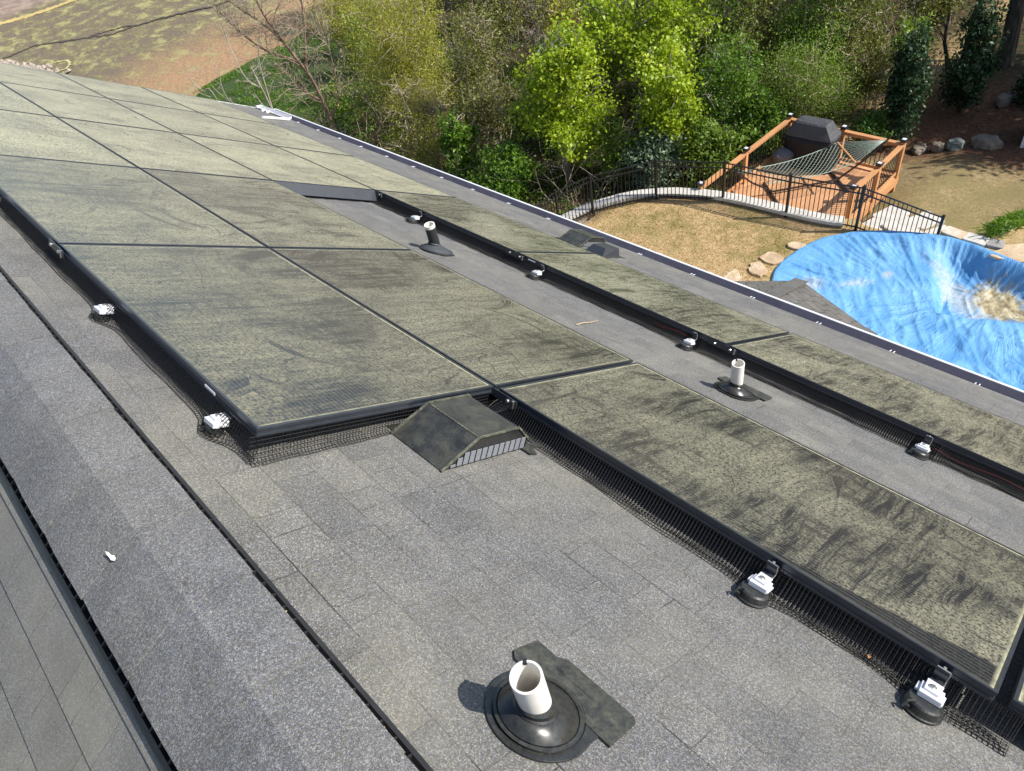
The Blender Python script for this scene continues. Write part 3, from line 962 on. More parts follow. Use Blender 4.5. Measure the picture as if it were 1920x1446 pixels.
# ------------------------------------------------------------------ small debris
mb = MB()
mb.add([(0, 0, .003), (.012, .004, .006), (.034, .002, .004), (.047, -.003, .009), (.030, -.009, .005), (.010, -.007, .004)], [(0, 5, 4, 1), (1, 4, 3, 2)])
lm = plain('dry_leaf', (0.62, 0.30, 0.11, 1), 0.7, 0, .3, 60)
tag(mb.build('dead_leaf', lm, loc=rl(.105, .965, H + .007), rot=(0, PIT, R(68))), 'orange dead leaf lying below the nearest roof mount', 'leaf', 'dead leaves on the shingles')
mb2 = MB()
mb2.add([(0, 0, .003), (.010, .004, .006), (.022, .0, .004), (.010, -.006, .004)], [(0, 3, 2, 1)])
tag(mb2.build('dead_leaf', lm, loc=rl(.295, 1.02, H + .012), rot=(0, PIT, R(20))), 'small orange leaf at the mesh edge left of the nearest roof mount', 'leaf', 'dead leaves on the shingles')
mb = MB()
mb.prism([(0, 0), (.007, -.006), (.017, -.005), (.024, .002), (.038, .006), (.046, .013), (.034, .013), (.020, .010), (.008, .009)], 0, .0012)
mb.v = [(x * .75, y * .75, z) for x, y, z in mb.v]
tag(mb.build('bird_dropping', MAT['white'], loc=ll(1.68, .060, .0315), rot=(0, -PIT * .7, R(80))), 'white bird dropping on the ridge cap at left', 'bird dropping')
mb = MB()  # pale streak on the shingles, modelled as a thin raised strip
mb.tube([(2.52, 2.615, .004), (2.60, 2.628, .007), (2.69, 2.630, .005), (2.78, 2.637, .008)], [.0035, .003, .0025, .0015], 4)
mb.v = [(x - 2.52, y - 2.615, z) for x, y, z in mb.v]
tag(mb.build('twig', plain('pale_streak', (.50, .38, .22, 1), .8), loc=rl(2.615, 2.52, H + .006), rot=RROT), 'thin tan strip standing in for a pale streak on the shingles between panel rows', 'twig')
dr = random.Random(21)
tan = plain('tan_chaff', (0.55, 0.42, 0.22, 1), 0.8, 0, .4, 200)
mb = MB()
for k in range(46):
    u = dr.uniform(.75, 5.0)
    side = dr.random() < .7
    p = rl(u, VA + dr.uniform(.160, .176), H + .012) if side else ll(u, dr.uniform(.200, .226), .012)
    r = dr.uniform(.0015, .0048)
    q = [p + Vector((dr.uniform(-r, r), dr.uniform(-r * 1.6, r * 1.6), dr.uniform(0, r))) for _ in range(4)]
    mb.add(q, [(0, 1, 2), (0, 2, 3), (0, 3, 1), (1, 3, 2)])
tag(mb.build('chaff', tan), 'tan plant chaff caught in the black ridge vent slots', 'debris', kind='stuff')
# ------------------------------------------------------------------ ground
FP = [(-3.0, 17.2), (2.0, 16.7), (4.26, 15.95), (5.9, 15.18), (7.6, 14.88), (9.37, 14.71), (11.04, 13.96), (12.11, 12.46), (12.41, 11.39)]
def sst(a, b, x):
    t = min(1, max(0, (x - a) / (b - a)))
    return t * t * (3 - 2 * t)
def fence_x(y):
    if y <= FP[0][0]: return FP[0][1]
    for (y0, x0), (y1, x1) in zip(FP, FP[1:]):
        if y <= y1: return x0 + (x1 - x0) * (y - y0) / (y1 - y0)
    return FP[-1][1]
LAKE = -12.4
def gz(x, y):
    s = x - fence_x(min(y, 12.41))
    if y > 12.41: s = max(s, y - 12.5)
    o = -10.7 - .05 * min(8, max(0, x - 16)) - .04 * max(0, y - 12)
    o2 = max(-10.15 - .10 * max(0, x - 16.3), -10.95)
    k = sst(5.6, 7.4, y)
    o = o * k + o2 * (1 - k)
    s0 = .03 + .47 * sst(5.2, 6.2, y)
    wd = .3 + 3.6 * (1 - sst(3.2, 3.9, y))
    if y > 12.6: wd = 2.5 if x < 12 else .6
    w = sst(s0, s0 + wd, s)
    z = -9.4 * (1 - w) + o * w
    ys = 44.5 + .35 * (x - 13)
    if y > ys - 2: z -= (y - ys + 2) * .25
    return max(z, -16)

def spline(pts, per=8):
    out = []
    for i in range(len(pts) - 1):
        p0, p1, p2, p3 = pts[max(i - 1, 0)], pts[i], pts[i + 1], pts[min(i + 2, len(pts) - 1)]
        for k in range(per):
            t = k / per
            out.append(tuple(.5 * ((2 * p1[c]) + (-p0[c] + p2[c]) * t + (2 * p0[c] - 5 * p1[c] + 4 * p2[c] - p3[c]) * t * t + (-p0[c] + 3 * p1[c] - 3 * p2[c] + p3[c]) * t ** 3) for c in range(len(p1))))
    out.append(tuple(pts[-1]))
    return out
TB = [(12.32, 6.50), (12.85, 6.68), (13.42, 6.67), (14.28, 6.45), (15.05, 5.9), (15.55, 5.1), (15.87, 4.24), (15.90, 3.59), (15.84, 3.1), (15.70, 2.4), (15.45, 1.2), (14.9, .1), (13.9, -.7), (12.6, -.9), (11.6, -.3), (11.0, 1.0), (10.9, 2.8), (11.1, 4.4), (11.6, 5.8)]
TBs = spline(TB + [TB[0]], 22)[:-1]
tc = Vector((13.4, 3.2, 0))
def in_pool(x, y, k=.93):
    px, py = tc.x + (x - tc.x) / k, tc.y + (y - tc.y) / k
    ins = False
    n = len(TBs)
    for i in range(n):
        (x1, y1), (x2, y2) = TBs[i], TBs[(i + 1) % n]
        if (y1 > py) != (y2 > py) and px < (x2 - x1) * (py - y1) / (y2 - y1) + x1: ins = not ins
    return ins
def ground_mat():
    m = M('ground')
    P = m.pos
    x, y, z = m.xyz(P)
    at = m.n('Attribute', None, attribute_name='zone')
    zr, zg, zb = m.xyz(at.outputs['Vector'])
    n1 = m.noise(P, 0.55, 5.0, .62)
    n2 = m.noise(P, 26.0, 4.0, .7)
    n3 = m.noise(P, 90.0, 3.0, .7)
    n4 = m.noise(P, 3.0, 4.0, .6)
    fine = m.math('ADD', m.math('MULTIPLY', n2, .5), m.math('MULTIPLY', n3, .5))
    fine2 = m.math('ADD', m.math('MULTIPLY', m.noise(P, 9.0, 3.0, .6), .45), m.math('MULTIPLY', n2, .55))
    dry = m.ramp(fine, [(.33, (.22, .135, .055, 1)), (.50, (.52, .36, .18, 1)), (.66, (.76, .60, .36, 1))])
    grn = m.ramp(fine, [(.33, (.09, .085, .026, 1)), (.52, (.25, .22, .075, 1)), (.68, (.44, .37, .16, 1))])
    lawn = m.mix(m.ramp(m.math('ADD', m.math('MULTIPLY', n1, .6), m.math('MULTIPLY', n4, .4)), [(.47, 0.0), (.60, .85)]), dry, grn)
    far = m.ramp(fine2, [(.32, (.13, .095, .048, 1)), (.52, (.32, .245, .125, 1)), (.68, (.50, .38, .21, 1))])
    far = m.mix(m.ramp(n1, [(.45, 0), (.6, .8)]), far, m.mix(n2, (.15, .125, .05, 1), (.33, .27, .125, 1)))
    lawn = m.mix(zb, lawn, far)
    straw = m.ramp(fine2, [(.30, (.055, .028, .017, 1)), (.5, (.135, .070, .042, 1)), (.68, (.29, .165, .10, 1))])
    litter = m.ramp(fine2, [(.32, (.020, .015, .009, 1)), (.5, (.062, .045, .027, 1)), (.7, (.17, .12, .075, 1))])  # woodland floor darkened in colour to suggest deep shade under the trees
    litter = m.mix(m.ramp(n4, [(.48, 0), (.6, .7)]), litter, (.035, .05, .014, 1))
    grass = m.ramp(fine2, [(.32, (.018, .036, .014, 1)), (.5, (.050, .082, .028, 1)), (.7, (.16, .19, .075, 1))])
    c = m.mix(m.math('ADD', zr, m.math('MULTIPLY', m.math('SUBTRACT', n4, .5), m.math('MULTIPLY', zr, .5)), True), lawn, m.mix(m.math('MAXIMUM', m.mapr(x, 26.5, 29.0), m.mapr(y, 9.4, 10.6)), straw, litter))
    c = m.mix(zg, c, grass)
    m.p(Base_Color=c, Roughness=.95, Specular_IOR_Level=.1)
    m.bump(m.math('ADD', fine, m.math('MULTIPLY', n4, .7)), .8, .05)
    return m.m
xs = np.concatenate([np.arange(-90, -8, 8.0), np.arange(-8, 8, 2.0), np.arange(8, 10.4, .4), np.arange(10.4, 16.6, .15), np.arange(16.6, 30, .4), np.arange(30, 60, 2.0), np.arange(60, 200, 14.0)])
ys = np.concatenate([np.arange(-60, -6, 6.0), np.arange(-6, -1.5, .4), np.arange(-1.5, 7.2, .15), np.arange(7.2, 20, .4), np.arange(20, 56, .9), np.arange(56, 80, 4.0)])
vsx, fac, zone = [], [], []
for j, y in enumerate(ys):
    for i, x in enumerate(xs):
        z = gz(x, y)
        out = x - fence_x(min(y, 12.41)) if y < 12.41 else max(x - 11.4, y - 12.5)
        if 10.4 < x < 16.6 and -1.5 < y < 7.2 and in_pool(x, y): z = -11.6
        if out > .6: z += (.10 if y < 30 else .22) * noise.noise(Vector((x * .35, y * .35, 0))) + .04 * noise.noise(Vector((x * 1.3, y * 1.3, 3)))
        vsx.append((x, y, z))
        nn = noise.noise(Vector((x * .4, y * .4, 9))) * 1.2
        # woodland floor (r), lake-side grass (g), far lawn (b)
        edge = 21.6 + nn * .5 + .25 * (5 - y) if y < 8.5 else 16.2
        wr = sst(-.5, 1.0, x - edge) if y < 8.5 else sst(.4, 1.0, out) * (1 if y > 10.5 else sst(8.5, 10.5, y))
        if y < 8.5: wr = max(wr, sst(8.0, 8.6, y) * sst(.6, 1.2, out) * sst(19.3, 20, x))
        wg = sst(29.5 + nn, 31.5 + nn, y) * (1 - sst(21.0 + .25 * (y - 32), 24.0 + .25 * (y - 32), x + nn * .6))
        wb = sst(.8, 2.5, out) if y < 9 else 0
        zone.append((wr, wg, wb))
nx = len(xs)
for j in range(len(ys) - 1):
    for i in range(nx - 1):
        fac.append((j * nx + i, j * nx + i + 1, (j + 1) * nx + i + 1, (j + 1) * nx + i))
me = bpy.data.meshes.new('ground')
me.from_pydata(vsx, [], fac)
at = me.attributes.new('zone', 'FLOAT_VECTOR', 'POINT')
at.data.foreach_set('vector', np.array(zone, dtype=np.float32).ravel())
me.polygons.foreach_set('use_smooth', [True] * len(me.polygons))
me.materials.append(ground_mat())
g = bpy.data.objects.new('ground', me); C.objects.link(g)
tag(g, 'dry lawn, pine straw and woodland floor around the house', kind='structure')

def lake_mat():
    m = M('lake_bed')
    P = m.pos
    x, y, z = m.xyz(P)
    n1 = m.noise(m.mapping(P, scale=(1, .55, 1)), .12, 6.0, .62, .6)
    n2 = m.noise(m.mapping(P, scale=(1, .6, 1)), .9, 5.0, .68, .5)
    n3 = m.noise(P, 5.0, 4.0, .7)
    shore = m.math('ADD', m.math('SUBTRACT', y, m.math('MULTIPLY', x, .35)), m.math('MULTIPLY', m.math('SUBTRACT', n1, .5), 14.0))
    clay = m.ramp(n3, [(.3, (.23, .135, .07, 1)), (.5, (.34, .21, .115, 1)), (.7, (.46, .32, .19, 1))])
    mud = m.ramp(n3, [(.3, (.10, .078, .056, 1)), (.5, (.165, .130, .090, 1)), (.7, (.25, .20, .14, 1))])
    olive = m.ramp(n2, [(.3, (.10, .095, .04, 1)), (.52, (.21, .19, .085, 1)), (.68, (.38, .34, .16, 1))])
    c = m.mix(m.ramp(n2, [(.44, 0), (.58, 1)]), mud, olive)
    c = m.mix(m.mapr(shore, 43.0, 49.5, 1.0, 0.0), c, m.mix(m.ramp(n2, [(.50, 0), (.62, .7)]), clay, olive))
    pebble = m.math('MULTIPLY', m.ramp(m.vor(P, 1.9, 'Distance'), [(.06, 1.0), (.12, 0.0)]), m.ramp(n1, [(.5, 0), (.6, .8)]))
    c = m.mix(pebble, c, (.55, .48, .33, 1))
    far = m.mapr(m.math('ADD', y, m.math('MULTIPLY', n1, 6.0)), 86.0, 89.0)
    c = m.mix(far, c, m.ramp(n2, [(.35, (.20, .145, .115, 1)), (.6, (.36, .27, .21, 1))]))
    m.p(Base_Color=c, Roughness=.9, Specular_IOR_Level=.2)
    m.bump(n2, .5, .3)
    return m.m
def lake_h(x, y):
    return LAKE + .25 * noise.noise(Vector((x * .06, y * .06, 1))) * sst(50, 60, y) + .02 * max(0, y - 110)
mb = MB()
n = 60
for j in range(n):
    for i in range(30):
        x0, x1 = -60 + 260 * i / 30, -60 + 260 * (i + 1) / 30
        y0, y1 = 38 + 300 * (j / n) ** 1.6, 38 + 300 * ((j + 1) / n) ** 1.6
        f = lake_h
        mb.quad((x0, y0, f(x0, y0)), (x1, y0, f(x1, y0)), (x1, y1, f(x1, y1)), (x0, y1, f(x0, y1)))
tag(mb.build('lake_bed', lake_mat(), smooth=True), 'drained muddy lake bed beyond the green bank', kind='structure')

# little stream and its bank lines across the mud
def ribbon(name, pts, wid, mat, lab, h=.06, kind='structure', seed=0, wob=.35):
    mb = MB()
    rr = random.Random(seed)
    P = []
    for (a, b) in zip(pts, pts[1:]):
        for k in range(14):
            t = k / 14
            P.append(Vector((a[0] + (b[0] - a[0]) * t, a[1] + (b[1] - a[1]) * t, 0)))
    prev = None
    for i, p in enumerate(P):
        d = (P[min(i + 1, len(P) - 1)] - P[max(i - 1, 0)]).normalized()
        sd = Vector((-d.y, d.x, 0))
        q = p + sd * wob * (noise.noise(Vector((i * .31, seed, 0))) + .5 * noise.noise(Vector((i * .9, seed, 4))))
        w = wid * (.65 + .6 * abs(noise.noise(Vector((i * .22, seed, 7)))) + .35 * noise.noise(Vector((i * 1.1, seed, 2))))
        cur = (q - sd * w / 2, q + sd * w / 2)
        if prev:
            mb.quad(*[p + Vector((0, 0, lake_h(p.x, p.y) + h)) for p in (prev[0], prev[1], cur[1], cur[0])])
        prev = cur
    return tag(mb.build(name, mat), lab, kind=kind)
wet = plain('wet_mud', (.070, .054, .040, 1), .75, 0, .3, 2)
for o in [ribbon('stream', [(7.5, 70.5), (10.3, 70.1), (12.3, 70.2), (13.7, 68.2), (15.4, 66.0), (16.4, 64.4), (18.1, 64.0), (20.2, 63.0), (21.7, 61.8), (23.5, 60.3), (25.2, 59.8), (29, 59)], .38, wet, 'narrow dark stream crossing the lake mud', .05, seed=1)]:
    pass
ribbon('stream_branch', [(15.5, 66.3), (16.9, 65.6), (18.0, 64.9), (18.4, 63.9)], .28, wet, 'thin side channel of the dark stream', .055, seed=2)
ys_ = plain('yellow_bank', (.50, .38, .14, 1), .9, 0, .4, .6)
ribbon('bank_strip', [(9, 84.5), (12.7, 82.8), (14.3, 81.8), (16.1, 81.2), (18.0, 80.9), (21, 80.9)], 1.5, ys_, 'yellow dry grass strip along the far lake edge', .04, seed=3, wob=.5)
pale = plain('pale_algae', (.50, .46, .20, 1), .9, 0, .3, 1.5)
ribbon('algae_ring', [(10.4, 63.6), (10.9, 63.6), (11.8, 63.1), (12.3, 62.5), (12.1, 61.2), (11.5, 60.4), (10.7, 60.8), (10.4, 61.6)], .26, pale, 'pale dried algae ring round a puddle', .06, seed=4, wob=.2)
rr = random.Random(31)
mb = MB()
for k in range(240):
    t = rr.random()
    x, y = 8.6 + t * 2.0 + rr.gauss(0, .25), 70.5 - t * 9.3 + rr.gauss(0, .9)
    s = rr.uniform(.10, .26)
    vv = [Vector((rr.uniform(-1, 1), rr.uniform(-1, 1), rr.uniform(-.4, 1))).normalized() * s * rr.uniform(.7, 1.2) for _ in range(6)]
    c = Vector((x, y, lake_h(x, y) + .06 + .12 * rr.random()))
    q = [c + Vector((s, 0, 0)), c + Vector((0, s * .9, 0)), c + Vector((-s * .9, 0, 0)), c + Vector((0, -s, 0)), c + Vector((rr.uniform(-.1, .1), rr.uniform(-.1, .1), s * .8)), c + Vector((0, 0, -s * .6))]
    q = [p + Vector((rr.uniform(-.3, .3) * s, rr.uniform(-.3, .3) * s, rr.uniform(-.2, .2) * s)) for p in q]
    mb.add(q, [(0, 1, 4), (1, 2, 4), (2, 3, 4), (3, 0, 4), (1, 0, 5), (2, 1, 5), (3, 2, 5), (0, 3, 5)])
tag(mb.build('riprap', plain('pale_riprap', (.36, .30, .25, 1), .85, 0, .4, 1.2)), 'pale broken stone riprap on the lake shore at left', 'rocks', kind='stuff')

# ------------------------------------------------------------------ retaining wall, stone blocks, flagstones, rocks
def stone_mat(name, c0, c1, sc=2.5):
    m = M(name)
    P = m.objoff()
    a = m.noise(P, sc, 6.0, .65, .4)
    b = m.noise(P, sc * 14, 4.0, .7)
    col = m.mix(m.ramp(a, [(.35, 0), (.65, 1)]), c0, c1)
    col = m.mix(1.0, col, m.ramp(b, [(.3, .78), (.7, 1.14)]), 'MULTIPLY')
    m.p(Base_Color=col, Roughness=.85, Specular_IOR_Level=.3)
    m.bump(m.math('ADD', a, m.math('MULTIPLY', b, .4)), .5, .03)
    return m.m
limestone = stone_mat('limestone', (.50, .47, .42, 1), (.66, .63, .57, 1), 3)
walls = stone_mat('wall_block', (.25, .24, .23, 1), (.36, .34, .32, 1), 3)
flag = stone_mat('flagstone', (.44, .30, .18, 1), (.62, .50, .34, 1), 2.6)
rockm = stone_mat('field_rock', (.13, .105, .08, 1), (.27, .22, .17, 1), 3)
rockg = stone_mat('green_rock', (.11, .13, .115, 1), (.21, .23, .20, 1), 3)
WC = [(11.0, 12.72), (12.0, 12.46), (12.65, 12.24), (13.46, 11.76), (14.08, 11.13), (14.51, 10.36), (14.78, 9.55), (14.92, 8.65), (15.0, 7.61), (15.10, 6.75), (15.24, 6.25)]
W = [Vector((p[0], p[1], 0)) for p in spline(WC, 10)]
rw = empty('retaining_wall', (13.5, 10, -9.6), label='curved low retaining wall with pale cap stones behind the fence', cat='retaining wall')
def wallband(mb, i0, i1, half, z0, z1):
    prev = None
    for i in range(i0, i1 + 1):
        d = (W[min(i + 1, len(W) - 1)] - W[max(i - 1, 0)]).normalized()
        sd = Vector((-d.y, d.x, 0))
        if sd.x < 0: sd = -sd
        a, b = W[i] - sd * half, W[i] + sd * half
        cur = [a + Vector((0, 0, z0)), b + Vector((0, 0, z0)), b + Vector((0, 0, z1)), a + Vector((0, 0, z1))]
        if prev:
            for k in range(4):
                mb.quad(prev[k], prev[(k + 1) % 4], cur[(k + 1) % 4], cur[k])
        else:
            mb.quad(*cur)
        prev = cur
    mb.quad(*reversed(prev))
mb = MB(); wallband(mb, 0, len(W) - 1, .12, -11.4, -9.335)
o = mb.build('wall_blocks', walls, rw); o.location = -Vector(rw.location)
mb = MB()
i = 0
wr_ = random.Random(4)
for i in range(0, len(W) - 4, 4):
    wallband(mb, i, min(i + 4, len(W) - 1), .165 + wr_.uniform(-.006, .006), -9.332, -9.245 + wr_.uniform(-.004, .004))
o = mb.build('cap_stones', limestone, rw); o.location = -Vector(rw.location)

BG = 'pale stone blocks behind the pool'
def slab(name, c, sz, rz, mat, lab, cat, group, seed, h=.14, sides=None, deep=.06):
    r = random.Random(seed)
    mb = MB()
    poly = []
    if sides is None:
        hx, hy = sz[0] / 2, sz[1] / 2
        base = [(-hx, -hy * .7), (-hx * .8, -hy), (hx * .1, -hy * .97), (hx * .85, -hy), (hx, -hy * .75), (hx * .97, hy * .2), (hx, hy * .8), (hx * .82, hy), (-hx * .2, hy * .98), (-hx * .84, hy), (-hx, hy * .72)]
        base = [(a + r.uniform(-.035, .035) * hx, b + r.uniform(-.04, .04) * hy) for a, b in base]
    else:
        base = []
        for k in range(sides * 2):
            a = 2 * PI * k / (sides * 2)
            rad = r.uniform(.72, 1.12) if k % 2 == 0 else r.uniform(.85, 1.0)
            base.append((math.cos(a) * rad * sz[0] / 2, math.sin(a) * rad * sz[1] / 2))
    for p in base:
        poly.append((p[0] * math.cos(rz) - p[1] * math.sin(rz), p[0] * math.sin(rz) + p[1] * math.cos(rz)))
    mb.prism(poly, -deep, [h + r.uniform(-.010, .010) for _ in poly])
    return tag(mb.build(name, mat, loc=c, bevel=.012), lab, cat, group)
stain = stone_mat('stained_limestone', (.56, .38, .22, 1), (.64, .60, .53, 1), 2.6)
blk = [((17.55, 5.95), (.85, .60), -20, 'pale paving block beyond the fence, nearest the deck brace'), ((17.05, 5.45), (.80, .62), -24, 'pale paving block in the middle of the paving beyond the fence'),
       ((17.65, 5.10), (.75, .60), -24, 'pale paving block on the lawn side beyond the fence'), ((16.60, 4.95), (.70, .60), -26, 'pale paving block just beyond the last fence panel'),
       ((16.75, 6.05), (.70, .55), -18, 'pale paving block at the foot of the right deck corner'), ((17.15, 4.55), (.75, .55), -26, 'pale paving block right of the fence end post')]
for k, (p, s, rz, lab) in enumerate(blk):
    slab('paving_block', (p[0], p[1], gz(*p)), s, R(rz), limestone, lab, 'stone block', BG, 40 + k, .07)
for k, (p, s, rz, lab, mt) in enumerate([((16.12, 3.98), (.52, .34), 80, 'orange stained coping block beside the fence end post', stain), ((16.10, 3.50), (.50, .34), 88, 'pale coping block between tarp edge and grass clump', limestone),
                                         ((16.13, 3.10), (.34, .30), 95, 'small grey-sided coping block under the grass clump', walls)]):
    slab('coping_block', (p[0], p[1], -9.41), s, R(rz), mt, lab, 'stone block', BG, 60 + k, .08, deep=.9)
FG = 'flagstones round the blue pool cover'
for k, (p, s, lab) in enumerate([((11.98, 7.28), (.62, .44), 'tan flagstone by the bay roof, closest to the gutter'), ((12.55, 6.98), (.70, .42), 'orange-tan flagstone on the lawn left of the tarp'),
                                 ((13.12, 6.95), (.56, .50), 'cream flagstone half under the left tarp edge'), ((13.86, 6.72), (.50, .34), 'small tan flagstone at the top left of the tarp'),
                                 ((16.05, 2.55), (1.2, .8), 'broad brown flagstone behind the tarp at the right edge'), ((16.8, 2.35), (.9, .6), 'brown flagstone beyond the broad one at the right edge')]):
    slab('flagstone', (p[0], p[1], gz(*p) + .005), s, R(30 + 25 * k), flag, lab, 'flagstone', FG, 70 + k, .05, 8)
def rock(c, r, mat, lab, seed):
    rr = random.Random(seed)
    bm_v, bm_f = [], []
    n, m_ = 12, 7
    for j in range(m_ + 1):
        t = PI * j / m_
        for i in range(n):
            a = 2 * PI * i / n
            d = Vector((math.sin(t) * math.cos(a), math.sin(t) * math.sin(a), math.cos(t)))
            k = 1 + .28 * noise.noise(d * 1.4 + Vector((seed, 0, 0))) + .12 * noise.noise(d * 3.1 + Vector((0, seed, 0)))
            p = Vector((d.x * r[0], d.y * r[1], d.z * r[2])) * k
            p.z = min(p.z, r[2] * .72)
            bm_v.append(p)
    for j in range(m_):
        for i in range(n):
            bm_f.append((j * n + i, (j + 1) * n + i, (j + 1) * n + (i + 1) % n, j * n + (i + 1) % n))
    mb = MB(); mb.add(bm_v, bm_f)
    o = mb.build('rock', mat, loc=c, bevel=0)
    return tag(o, lab, 'rock', 'boulders at the edge of the pine straw')
for k, (p, r, mt, lab) in enumerate([((22.35, 7.15), (.30, .22, .16), rockm, 'low half buried grey-brown rock nearest the deck'), ((22.5, 6.70), (.19, .20, .21), rockm, 'round tan rock second from the deck'),
                                     ((22.75, 6.27), (.28, .26, .22), rockg, 'greenish flat-topped rock in the middle of the row'), ((23.1, 5.55), (.28, .42, .27), rockm, 'largest pale wedge shaped rock, furthest from the deck'),
                                     ((26.5, 6.2), (.5, .25, .2), rockm, 'rough pale log-like rock by the dark shrubs')]):
    rock((p[0], p[1], gz(*p) + r[2] * .45), r, mt, lab, 5 + k)

# corner of a small shed at the right picture edge
sx, sy = 23.5, 4.70
shz = gz(sx, sy) - .05
sh = empty('garden_shed', (sx, sy, shz), (0, 0, R(-80)), 'blue-grey garden shed with white corner trim cut off by the right picture edge', 'shed')
mb = MB(); mb.box((.95, .75, .75), (1.84, 1.44, 1.5)); mb.build('wall', plain('blue_grey_siding', (.09, .12, .16, 1), .6, 0, .15, 6), sh)
for (x, y) in ((.02, .02), (1.88, .02), (.02, 1.48), (1.88, 1.48)):
    mb = MB(); mb.box((x, y, .75), (.10, .10, 1.51)); mb.build('corner_trim', MAT['white'], sh)
mb = MB(); mb.add([(-.1, -.1, 1.5), (2.0, -.1, 1.5), (2.0, 1.6, 1.5), (-.1, 1.6, 1.5), (-.1, .75, 2.0), (2.0, .75, 2.0)], [(0, 1, 5, 4), (2, 3, 4, 5), (0, 4, 3), (1, 2, 5), (0, 3, 2, 1)]); mb.build('roof', MAT['shingle_bay'], sh)

# ------------------------------------------------------------------ iron fence
iron = plain('black_iron', (.010, .010, .011, 1), .4, 0, .3, 30)
fence = empty('iron_fence', (14.7, 9.4, -9.4), label='black iron picket fence curving round the lawn above the pool', cat='fence')
FO = -Vector(fence.location)
posts = [(10.35, 12.35, -9.4), (11.39, 12.41, -9.4), (12.46, 12.11, -9.4), (13.96, 11.04, -9.4), (14.71, 9.37, -9.4), (14.88, 7.6, -9.4), (15.18, 5.9, -9.4), (15.93, 4.27, -10.1)]
for p in posts:
    z0 = p[2]
    mb = MB(); mb.box((p[0], p[1], z0 + .56), (.058, .058, 1.28)); mb.box((p[0], p[1], z0 + 1.21), (.068, .068, .028)); mb.prism([(p[0] - .03, p[1] - .03), (p[0] + .03, p[1] - .03), (p[0] + .03, p[1] + .03), (p[0] - .03, p[1] + .03)], z0 + 1.224, z0 + 1.240)
    o = mb.build('post', iron, fence); o.location = FO
for a, b in zip(posts, posts[1:]):
    A, B = Vector(a), Vector(b)
    L = (B - A).length
    mb = MB()
    for h in (1.17, 1.02, .10):
        mb.beam(A + Vector((0, 0, h)), B + Vector((0, 0, h)), .026, .028)
    n = max(3, int(round(L / .110)))
    for k in range(1, n):
        p = A.lerp(B, k / n)
        mb.box((p.x, p.y, p.z + .60), (.016, .016, 1.14))
    o = mb.build('picket_panel', iron, fence); o.location = FO

# ------------------------------------------------------------------ deck
def wood_mat(name, c0, c1, along):
    m = M(name)
    P = m.objoff()
    a = m.noise(m.mapping(P, scale=along), 6.0, 5.0, .6, .5)
    b = m.noise(P, 1.4, 3.0, .6)
    col = m.mix(a, c0, c1)
    col = m.mix(1.0, col, m.ramp(b, [(.3, .82), (.7, 1.12)]), 'MULTIPLY')
    isl = m.n('NewGeometry').outputs['Random Per Island']
    col = m.mix(1.0, col, m.ramp(isl, [(0, .86), (1, 1.12)]), 'MULTIPLY')
    m.p(Base_Color=col, Roughness=.6, Specular_IOR_Level=.3)
    m.bump(a, .15, .01)
    return m.m
cedar = wood_mat('cedar', (.44, .20, .080, 1), (.60, .32, .15, 1), (1, 8, 8))
cedar_y = wood_mat('cedar_boards', (.52, .26, .125, 1), (.68, .38, .20, 1), (1, 9, 9))
ZD = -10.2
dk = empty('wooden_deck', (17.4, 8.3, ZD), label='orange stained wooden deck with railings and black baluster panels', cat='deck')
DO = -Vector(dk.location)
def dpart(mb, name, mat, parent=None, **kw):
    o = mb.build(name, mat, parent or dk, **kw)
    if parent is None: o.location = DO
    return o
# floor boards run along x, trimmed at the curved wall
mb = MB()
y = 6.62
while y < 10.1:
    x0 = 15.0
    for (p, q) in zip(W, W[1:]):
        if min(p.y, q.y) - .01 <= y + .07 <= max(p.y, q.y) + .01:
            x0 = p.x + .17; break
    x0 = max(x0, 15.28 if y < 7.0 else 14.9)
    mb.box(((x0 + 19.40) / 2, y + .068, ZD - .016), (19.40 - x0, .134, .032))
    y += .1425
dpart(mb, 'deck_floor', cedar_y)
mb = MB()
for (a, b) in (((19.36, 6.62), (19.36, 10.1)), ((15.3, 6.60), (19.4, 6.60)), ((15.0, 10.12), (19.4, 10.12))):
    mb.beam((a[0], a[1], ZD - .16), (b[0], b[1], ZD - .16), .04, .24)
dpart(mb, 'fascia', cedar)
mb = MB()
mb.beam((19.2, 6.60, -11.0), (18.55, 6.60, ZD - .30), .09, .09); mb.beam((17.75, 6.60, ZD - .30), (18.5, 6.60, -11.0), .09, .09)
dpart(mb, 'brace', cedar)
RT = 1.0
dposts = dict(A=(19.36, 10.06), B=(19.32, 8.35), C=(19.30, 6.64), D=(17.85, 6.63), E=(16.5, 6.66), F=(17.0, 10.1), G=(14.80, 10.14))
capm = plain('post_cap', (.018, .018, .02, 1), .3, 0, .2, 30)
for k, (x, y) in dposts.items():
    z0 = gz(x, y) - .1
    if k == 'G': z0 = -11
    mb = MB(); mb.box((x, y, (z0 + ZD + 1.06) / 2), (.11, .11, ZD + 1.06 - z0))
    po = dpart(mb, 'post', cedar)
    mb = MB()
    mb.box((x, y, ZD + 1.085), (.15, .15, .06)); mb.prism([(x - .085, y - .085), (x + .085, y - .085), (x + .085, y + .085), (x - .085, y + .085)], ZD + 1.115, ZD + 1.13)
    pc = mb.build('post_cap', capm, po)
    mb = MB(); mb.prism([(x - .05, y - .05), (x + .05, y - .05), (x + .05, y + .05), (x - .05, y + .05)], ZD + 1.131, ZD + 1.139)
    mb.build('solar_lamp', MAT['alu'], po)
